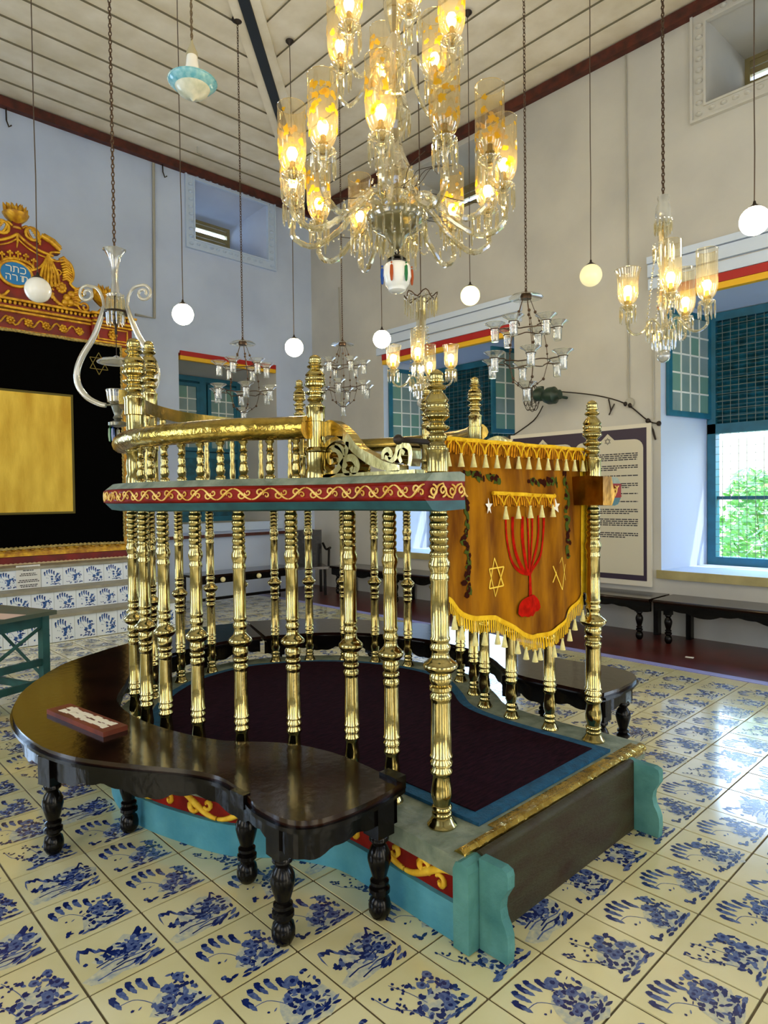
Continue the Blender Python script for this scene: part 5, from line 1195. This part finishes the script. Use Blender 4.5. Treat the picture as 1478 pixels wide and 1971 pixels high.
# ---- pendant with blue rimmed dish
pn = thing('pendant_lamp', 'white pendant lamp with a marbled bowl and pale blue glass rim below the plank ceiling', 'lamp', (.727, 3.084, 0))
mb = MB(); mb.lathe([(.06, 4.44), (.052, 4.50), (.04, 4.58), (.036, 4.62)], n=20, cap=False); mb.build('glass_neck', OPAL, pn, smooth=60)
mb = MB(); mb.lathe([(.04, 4.615), (.04, 4.635), (.025, 4.67), (.01, 4.71), (.006, 4.74)], n=16); mb.lathe([(.155, 4.435), (.16, 4.445), (.06, 4.455), (.055, 4.445)], n=28); mb.build('gallery', mat('old_white_metal', '#b0a888', .5), pn, smooth=50)
mb = MB(); mb.lathe([(.118, 4.395), (.14, 4.405), (.162, 4.43), (.166, 4.438)], n=32, cap=False); mb.tube([(.166*math.cos(2*PI*k/32), .166*math.sin(2*PI*k/32), 4.437) for k in range(32)], .004, 6, closed=True); mb.build('blue_rim', mat('sky_blue_glass', '#5aa9c4', .2, noise=.4, nscale=30, c2='#9ad0dc'), pn, smooth=60)
mb = MB(); mb.lathe([(.004, 4.305), (.012, 4.312), (.02, 4.325), (.06, 4.335), (.10, 4.36), (.12, 4.395)], n=28); mb.build('marbled_bowl', mat('marbled_glass', '#e2e4d4', .25, noise=.4, nscale=14, c2='#b4bfae', emit=0), pn, smooth=60)
mb = MB(); P = []
for ph in (0, PI): mb.tube([(.006*math.cos(z*60+ph), .006*math.sin(z*60+ph), z) for z in [4.72+.02*k for k in range(88)]], .005, 4)
mb.build('twisted_cord', mat('old_rope_cord', '#6a5a44', .8), pn, smooth=60)

# ================================================================ RIGHT WALL, BENCHES, SMALL THINGS
bd = thing('information_board', 'large framed board of printed text with dark purple border on the right wall', 'board', (5.46, 0, 0))
mb = MB(); mb.b2((0, 1.95, .50), (.035, 3.78, 2.285)); mb.build('backing', mat('board_edge', '#d8d4c6', .5), bd, smooth=0)
mb = MB(); mb.b2((-.003, 2.0, .56), (.002, 3.74, 2.24)); mb.build('purple_border', PURP, bd, smooth=0)
mb = MB(); ink = MB(); stx = MB()
for c0_, c1_ in ((2.035, 2.86), (2.89, 3.71)):
    P = [(c0_, .62), (c1_, .62), (c1_, 2.02)]+[(c1_-.10+.10*math.cos(a), 2.02+.10*math.sin(a)) for a in [PI/2*k/5 for k in range(1, 6)]]+[((c0_+c1_)/2+.08, 2.125), ((c0_+c1_)/2, 2.20), ((c0_+c1_)/2-.08, 2.125)]+[(c0_+.10-.10*math.sin(a), 2.02+.10*math.cos(a)) for a in [PI/2*k/5 for k in range(0, 6)]]
    mb.prism(P, -.006, -.0035, fn=lambda a, b, c: (c, a, b))
    m_ = (c0_+c1_)/2
    for a0_ in (PI/2, -PI/2):
        p = [(m_+.038*math.cos(a0_+2*PI*k/3), 2.115+.038*math.sin(a0_+2*PI*k/3)) for k in range(3)]
        for k in range(3):
            for q in ribbon([p[k], p[(k+1) % 3]], .005): ink.poly([(-.0068, a, b) for a, b in q])
    z = 1.96; rows = [4, 3, 1, 4, 1, 1, 5, 2]
    for n in (4, 3, 2, 3, 2, 2, 3, 5, 3):
        for i in range(n):
            x = c1_-.06; e = c0_+.06+(.5 if i == n-1 else 0)*random.random()
            while x > e:
                w_ = random.uniform(.02, .07); ink.b2((-.0066, max(e, x-w_), z), (-.0062, x, z+.0125)); x -= w_+.008
            z -= .022
        z -= .045
        if z < .75: break
mb.build('printed_panel', BOARD, bd, smooth=0, fix=True); ink.build('printed_text', INK, bd, smooth=0)
# wall fan
fan = thing('wall_fan', 'old dark green wall fan with open wire cage above the information board', 'fan', (5.2, 3.12, 2.68))
FG = mat('fan_green', '#1e3c30', .45, noise=.3, nscale=10, c2='#16281f')
mb = MB(); Mx = Matrix.Rotation(PI/2, 3, 'X'); mb.lathe([(.02, -.14), (.07, -.12), (.10, -.06), (.10, .02), (.06, .05), (.055, .09)], (0, -.13, 0), 18, M=Mx); mb.build('motor_housing', FG, fan, smooth=50)
mb = MB(); mb.lathe([(.05, -.05), (.075, -.04), (.08, .03), (.06, .06), (.03, .08)], (0, .06, .03), 16, M=Mx); mb.box((0, .05, .10), (.05, .08, .05)); mb.build('gearbox', FG, fan, smooth=50)
mb = MB()
for r, yy in ((.16, .14), (.14, .20), (.08, .235), (.15, .1)): mb.tube([(r*.55*math.cos(2*PI*k/24), yy+.02, r*math.sin(2*PI*k/24)) for k in range(24)], .004, 5, closed=True)
for k in range(10): a = 2*PI*k/10; mb.tube([(.55*.05*math.cos(a), .06, .05*math.sin(a)), (.55*.15*math.cos(a), .12, .15*math.sin(a)), (.55*.14*math.cos(a), .22, .14*math.sin(a)), (.55*.08*math.cos(a), .255, .08*math.sin(a))], .0028, 4)
mb.build('wire_cage', IRON, fan, smooth=60)
mb = MB()
for k in range(3):
    a = 2*PI*k/3+.4; c, s_ = math.cos(a), math.sin(a); P = [(0, 0), (.04, .05), (.05, .12), (0, .135), (-.035, .11), (-.03, .04)]
    mb.prism([(c*x-s_*y, s_*x+c*y) for x, y in P], .15, .153, fn=lambda p, q, d: (p*.6, d+.01*0, q))
mb.build('blade', mat('fan_blade_grey', '#9a9a98', .4, .4), fan, smooth=0)
mb = MB(); mb.tube([(.0, -.13, 0), (.15, -.13, 0), (.295, -.13, 0)], .018, 8); mb.build('wall_bracket', FG, fan, smooth=50)
def wallthing(name, label, cat, P, r, m_, extra=None):
    mb = MB()
    for Q in P: mb.tube(Q, r, 6)
    if extra: extra(mb)
    return tag(mb.build(name, m_, smooth=60), label, cat, {'conduit': 'conduits on the walls', 'hook': 'small iron hooks'}.get(name))
X5 = 5.485
wallthing('hanging_cable', 'dark cable slung across the right wall from fan to window with knots on insulators', 'cable', [cr([(X5-.15, 3.0, 2.74), (X5, 2.6, 2.66), (X5, 2.24, 2.52), (X5, 1.99, 2.31), (X5, 1.86, 2.27)], 4), cr([(X5-.1, 3.25, 2.6), (X5, 3.45, 2.45), (X5, 3.80, 2.27)], 4), cr([(X5, 2.45, 2.6), (X5-.01, 2.42, 2.47), (X5-.01, 2.44, 2.42), (X5, 2.38, 2.54)], 4), cr([(X5, 1.97, 2.31), (X5, 1.93, 2.15), (X5, 1.91, 2.1), (X5, 1.94, 2.22)], 3)], .0075, IRON, lambda mb: [mb.sphere(p, .028, 8) for p in ((X5-.01, 2.24, 2.52), (X5-.01, 1.99, 2.31), (X5-.01, 1.87, 2.27), (X5-.01, 3.80, 2.27), (X5-.01, 2.19, 2.5))])
PIPE = mat('painted_conduit', '#a9a79c', .6)
wallthing('conduit', 'thin vertical conduit on the right wall running from the plate down to a round socket', 'pipe', [[(X5+.003, 2.23, ZC-.14), (X5+.003, 2.21, 2.56)]], .009, PIPE, lambda mb: mb.lathe([(.001, .02), (.05, .02), (.055, 0)], (X5, 2.2, 2.53), 16, M=Matrix.Rotation(-PI/2, 3, 'Y')))
wallthing('conduit', 'thin vertical conduit on the right wall just beside the window reveal above the board', 'pipe', [[(X5+.003, 1.94, 3.4), (X5+.003, 1.93, 2.32)]], .007, PIPE)
Y7 = 7.94
wallthing('conduit', 'bent grey pipe on the back wall, dropping then turning left towards the ark', 'pipe', [[(2.67, Y7-.01, ZC-.15), (2.64, Y7-.01, 4.13), (2.36, Y7-.01, 4.13)]], .02, PIPE)
wallthing('conduit', 'thin grey pipe near the corner left of the small cup chandelier', 'pipe', [[(X5, 7.2, 5.0), (X5, 7.15, 2.3)]], .012, PIPE)
for k, (p, lb) in enumerate((((.78, ZC-.2), 'small iron hook under the beam above the ark'), ((2.80, ZC-.16), 'small iron hook under the beam beside the bent pipe'), )):
    wallthing('hook', lb, 'hook', [[(p[0], Y7-.02, p[1]+.1), (p[0], Y7-.03, p[1]-.08), (p[0]+.02, Y7-.05, p[1]-.16), (p[0]+.05, Y7-.05, p[1]-.13)]], .009, IRON)
wallthing('hook', 'small iron pin sticking out of the ceiling boards near the back wall', 'hook', [[(3.05, 7.35, ZC-.01), (3.05, 7.35, ZC-.09), (3.12, 7.35, ZC-.10)]], .008, PIPE)

# long bench against the right wall
lb = thing('long_bench', 'very long black polished bench with turned legs under the windows of the right wall', 'bench', (0, 0, 0))
def long_bench(y0, y1, first):
    mb = MB(); mb.b2((4.98, y0, .41), (5.47, y1, .445)); mb.tube([(4.985, y0, .4275), (4.985, y1, .4275)], .0178, 8); mb.build('seat', WOODD, lb, smooth=40)
    mb = MB(); n = int((y1-y0)/.03)
    for k in range(n):
        a, b = y0+(y1-y0)*k/n, y0+(y1-y0)*(k+1)/n; z = lambda s: .30+.05*abs(math.sin(PI*s/.62))-.012*abs(math.sin(PI*s/.155))
        mb.add([(5.01, a, z(a)), (5.01, b, z(b)), (5.01, b, .41), (5.01, a, .41), (5.035, a, z(a)), (5.035, b, z(b)), (5.035, b, .41), (5.035, a, .41)], [(0, 1, 2, 3), (5, 4, 7, 6), (1, 0, 4, 5)])
    mb.build('apron', LEGW, lb, smooth=0, fix=True)
long_bench(-2.2, 1.72, 0); long_bench(1.76, 6.9, 1)
mb = MB(); mb.lathe([(r*.9, z*.98) for r, z in lp[2:][::-1]], n=12); mb.box((0, 0, .35), (.07, .07, .118)); lg = mb.build('leg', LEGW, lb, smooth=45); sps = [(5.06, 1.60), (5.06, 1.9), (5.06, 3.1), (5.06, 4.3), (5.06, 5.5), (5.06, 6.8), (5.06, .2), (5.06, -1.0)]
lg.location = (*sps[0], .003)
for p in sps[1:]: part_copy(lg, lb, (*p, .003))
mb = MB(); mb.b2((5.37, 0, 0), (5.45, .05, .41)); pl_ = mb.build('rear_leg', LEGW, lb, smooth=0)
pl_.location = (0, 1.5, .003)
for y in (1.84, 3.1, 4.3, 5.5, 6.8, .2, -1.0): part_copy(pl_, lb, (0, y, .003))
# armed settle in the corner and a low table in front
def knobbed_seat(name, label, cat, x0, x1, y0, y1, zt, back, knob):
    t = thing(name, label, cat, (0, 0, 0))
    mb = MB(); mb.b2((x0, y0, zt-.03), (x1, y1, zt)); mb.build('seat', WOODD, t, smooth=0)
    mb = MB(); mb.b2((x0+.04, y0+.02, zt-.12), (x1-.04, y0+.045, zt-.03)); mb.b2((x0+.04, y0+.1, .14), (x1-.04, y0+.125, .18)); mb.build('rail', LEGW, t, smooth=0)
    mb = MB(); mb.lathe([(.02, 0), (.03, .03), (.018, .08), (.03, .16), (.02, .2), (.034, .28), (.034, zt-.03)], n=12); l_ = mb.build('leg', LEGW, t, smooth=50); first = True
    for x in (x0+.05, x1-.05):
        for y in (y0+.05, y1-.05):
            if first: l_.location = (x, y, .003); first = False
            else: part_copy(l_, t, (x, y, .003))
    if back:
        mb = MB(); mb.b2((x0, y1-.04, zt), (x1, y1, zt+.5)); mb.build('backrest', LEGW, t, smooth=0)
    if knob:
        mb = MB(); mb.sphere((0, 0, 0), .035, 12); k_ = mb.build('brass_knob', mat('knob_cream', '#e6d9a0', .25), t, smooth=80); first = True
        for x in knob:
            if first: k_.location = (x, y0-.03, zt-.07); first = False
            else: part_copy(k_, t, (x, y0-.03, zt-.07))
    return t
knobbed_seat('low_table', 'dark low table with round pale knobs, seen between brass columns by the back wall', 'table', 2.6, 4.26, 6.75, 7.25, .50, False, (2.98, 3.55, 4.12))
t = thing('armchair', 'dark wooden armchair with curved arms in the far corner beyond the columns', 'chair', (4.72, 7.12, .003), rz=-.5)
mb = MB(); mb.box((0, 0, .43), (.55, .5, .04)); mb.build('seat', WOODD, t, smooth=0)
mb = MB(); mb.box((0, .26, .72), (.52, .03, .56)); mb.build('backrest', LEGW, t, smooth=0)
mb = MB(); mb.tube(cr([(.28, .25, .78), (.30, .1, .70), (.30, -.1, .71), (.31, -.24, .74)], 4), .02, 8); mb.tube([(.29, -.2, .45), (.30, -.2, .73)], .018, 8); ar = mb.build('arm', LEGW, t, smooth=60); part_copy(ar, t, (-.59, 0, 0))
mb = MB(); mb.tube([(0, 0, 0), (0, 0, .42)], .022, 8); l_ = mb.build('leg', LEGW, t, smooth=60); l_.location = (.23, .2, 0)
for p in ((-.23, .2, 0), (.23, -.2, 0), (-.23, -.2, 0)): part_copy(l_, t, p)
# green stool at the left edge
sb = thing('trestle_table', 'small green painted wooden table with crossed braces at the left edge', 'table', (-.36, 4.30, .003), rz=.35)
mb = MB(); mb.box((0, 0, .68), (.56, .82, .03)); mb.build('top', mat('green_wood_top', '#4a5a4a', .6, noise=.3, nscale=6, c2='#5d5640'), sb, smooth=0)
GRN = mat('green_wood', '#245c58', .6, noise=.3, nscale=8, c2='#1c4642')
mb = MB(); mb.box((0, 0, .333), (.055, .055, .665)); l_ = mb.build('leg', GRN, sb, smooth=0); l_.location = (.22, .34, 0)
for p in ((-.22, .34, 0), (.22, -.34, 0), (-.22, -.34, 0)): part_copy(l_, sb, p)
mb = MB()
for x in (-.22, .22): mb.box((x, 0, .12), (.03, .63, .05)); mb.tube([(x, -.33, .2), (x, .33, .6)], .016, 4)
for y in (-.34, .34): mb.box((0, y, .17), (.39, .03, .05)); mb.box((0, y, .32), (.39, .03, .05)); mb.box((0, y, .62), (.39, .03, .07)); mb.tube([(-.2, y, .36), (.2, y, .58)], .014, 4)
mb.build('brace', GRN, sb, smooth=0)
mb = MB(); mb.box((0, 0, .001), (.18, .28, .002)); tag(mb.build('paper_sheet', mat('pink_paper', '#d8b8a4', .7), smooth=0, loc=(-.33, 4.02, .7)), 'pale sheet of paper lying on the green table at the left edge', 'paper').rotation_euler = (0, 0, .5)
mb = MB(); mb.box((0, 0, .002), (.035, .07, .004)); tag(mb.build('paper_scrap', PAPER, smooth=0, loc=(4.62, 1.22, .003)), 'tiny white scrap lying on the dark red floor strip by the bench', 'scrap').rotation_euler = (0, 0, .2)

# ================================================================ OUTSIDE
mb = MB(); mb.b2((6.55, -9, -.3), (16, 14, -.1)); tag(mb.build('courtyard_ground', mat('pale_ground', '#cfc8b0', .9), smooth=0), 'pale sunlit courtyard ground outside the windows', 'ground')
def shrub(x, y, z0, h, r, seed, label):
    rng = random.Random(seed); t = thing('garden_shrub', label, 'shrub', (x, y, z0), 'shrubs outside the windows'); mb = MB()
    for k in range(2300):
        a = rng.uniform(0, 2*PI); zz = rng.random(); rr = r*math.sqrt(rng.random())*(.5+.5*math.sin(PI*min(1, zz*.9+.1))); c = Vector((rr*math.cos(a), rr*math.sin(a), zz*h)); s_ = rng.uniform(.04, .09)
        u = Vector((rng.uniform(-1, 1), rng.uniform(-1, 1), rng.uniform(-.6, .6))).normalized(); v = u.orthogonal().normalized()
        mb.poly([c-u*s_, c-v*s_*.4, c+u*s_, c+v*s_*.4], 0 if rng.random() < .93 else 1)
    mb.build('foliage', [LEAF, mat('white_blossom', '#f4f0e4', .6)], t, smooth=0)
    mb = MB()
    for k in range(5): a = rng.uniform(0, 6.3); mb.tube([(0, 0, -.02), (r*.3*math.cos(a), r*.3*math.sin(a), h*.5), (r*.6*math.cos(a), r*.6*math.sin(a), h*.8)], .006, 5)
    mb.build('stem', mat('green_stem', '#5a6a30', .7), t, smooth=60)
shrub(7.75, 1.5, -.1, 1.9, .66, 1, 'low bright green shrub outside the large right window'); shrub(8.5, .2, -.1, 2.3, .8, 2, 'taller green shrub behind the low one outside the large right window')
shrub(9.3, 1.7, -.1, 1.9, .8, 3, 'pale green shrub farthest back outside the large right window'); shrub(8.6, 7.2, -.1, 1.9, .7, 4, 'green shrub outside the far window of the right wall')
mb = MB(); mb.b2((12.5, -7, -.1), (12.7, 13, 2.6)); tag(mb.build('garden_wall', SUNW, smooth=0), 'cream garden wall in the sun beyond the shrubs', 'wall')
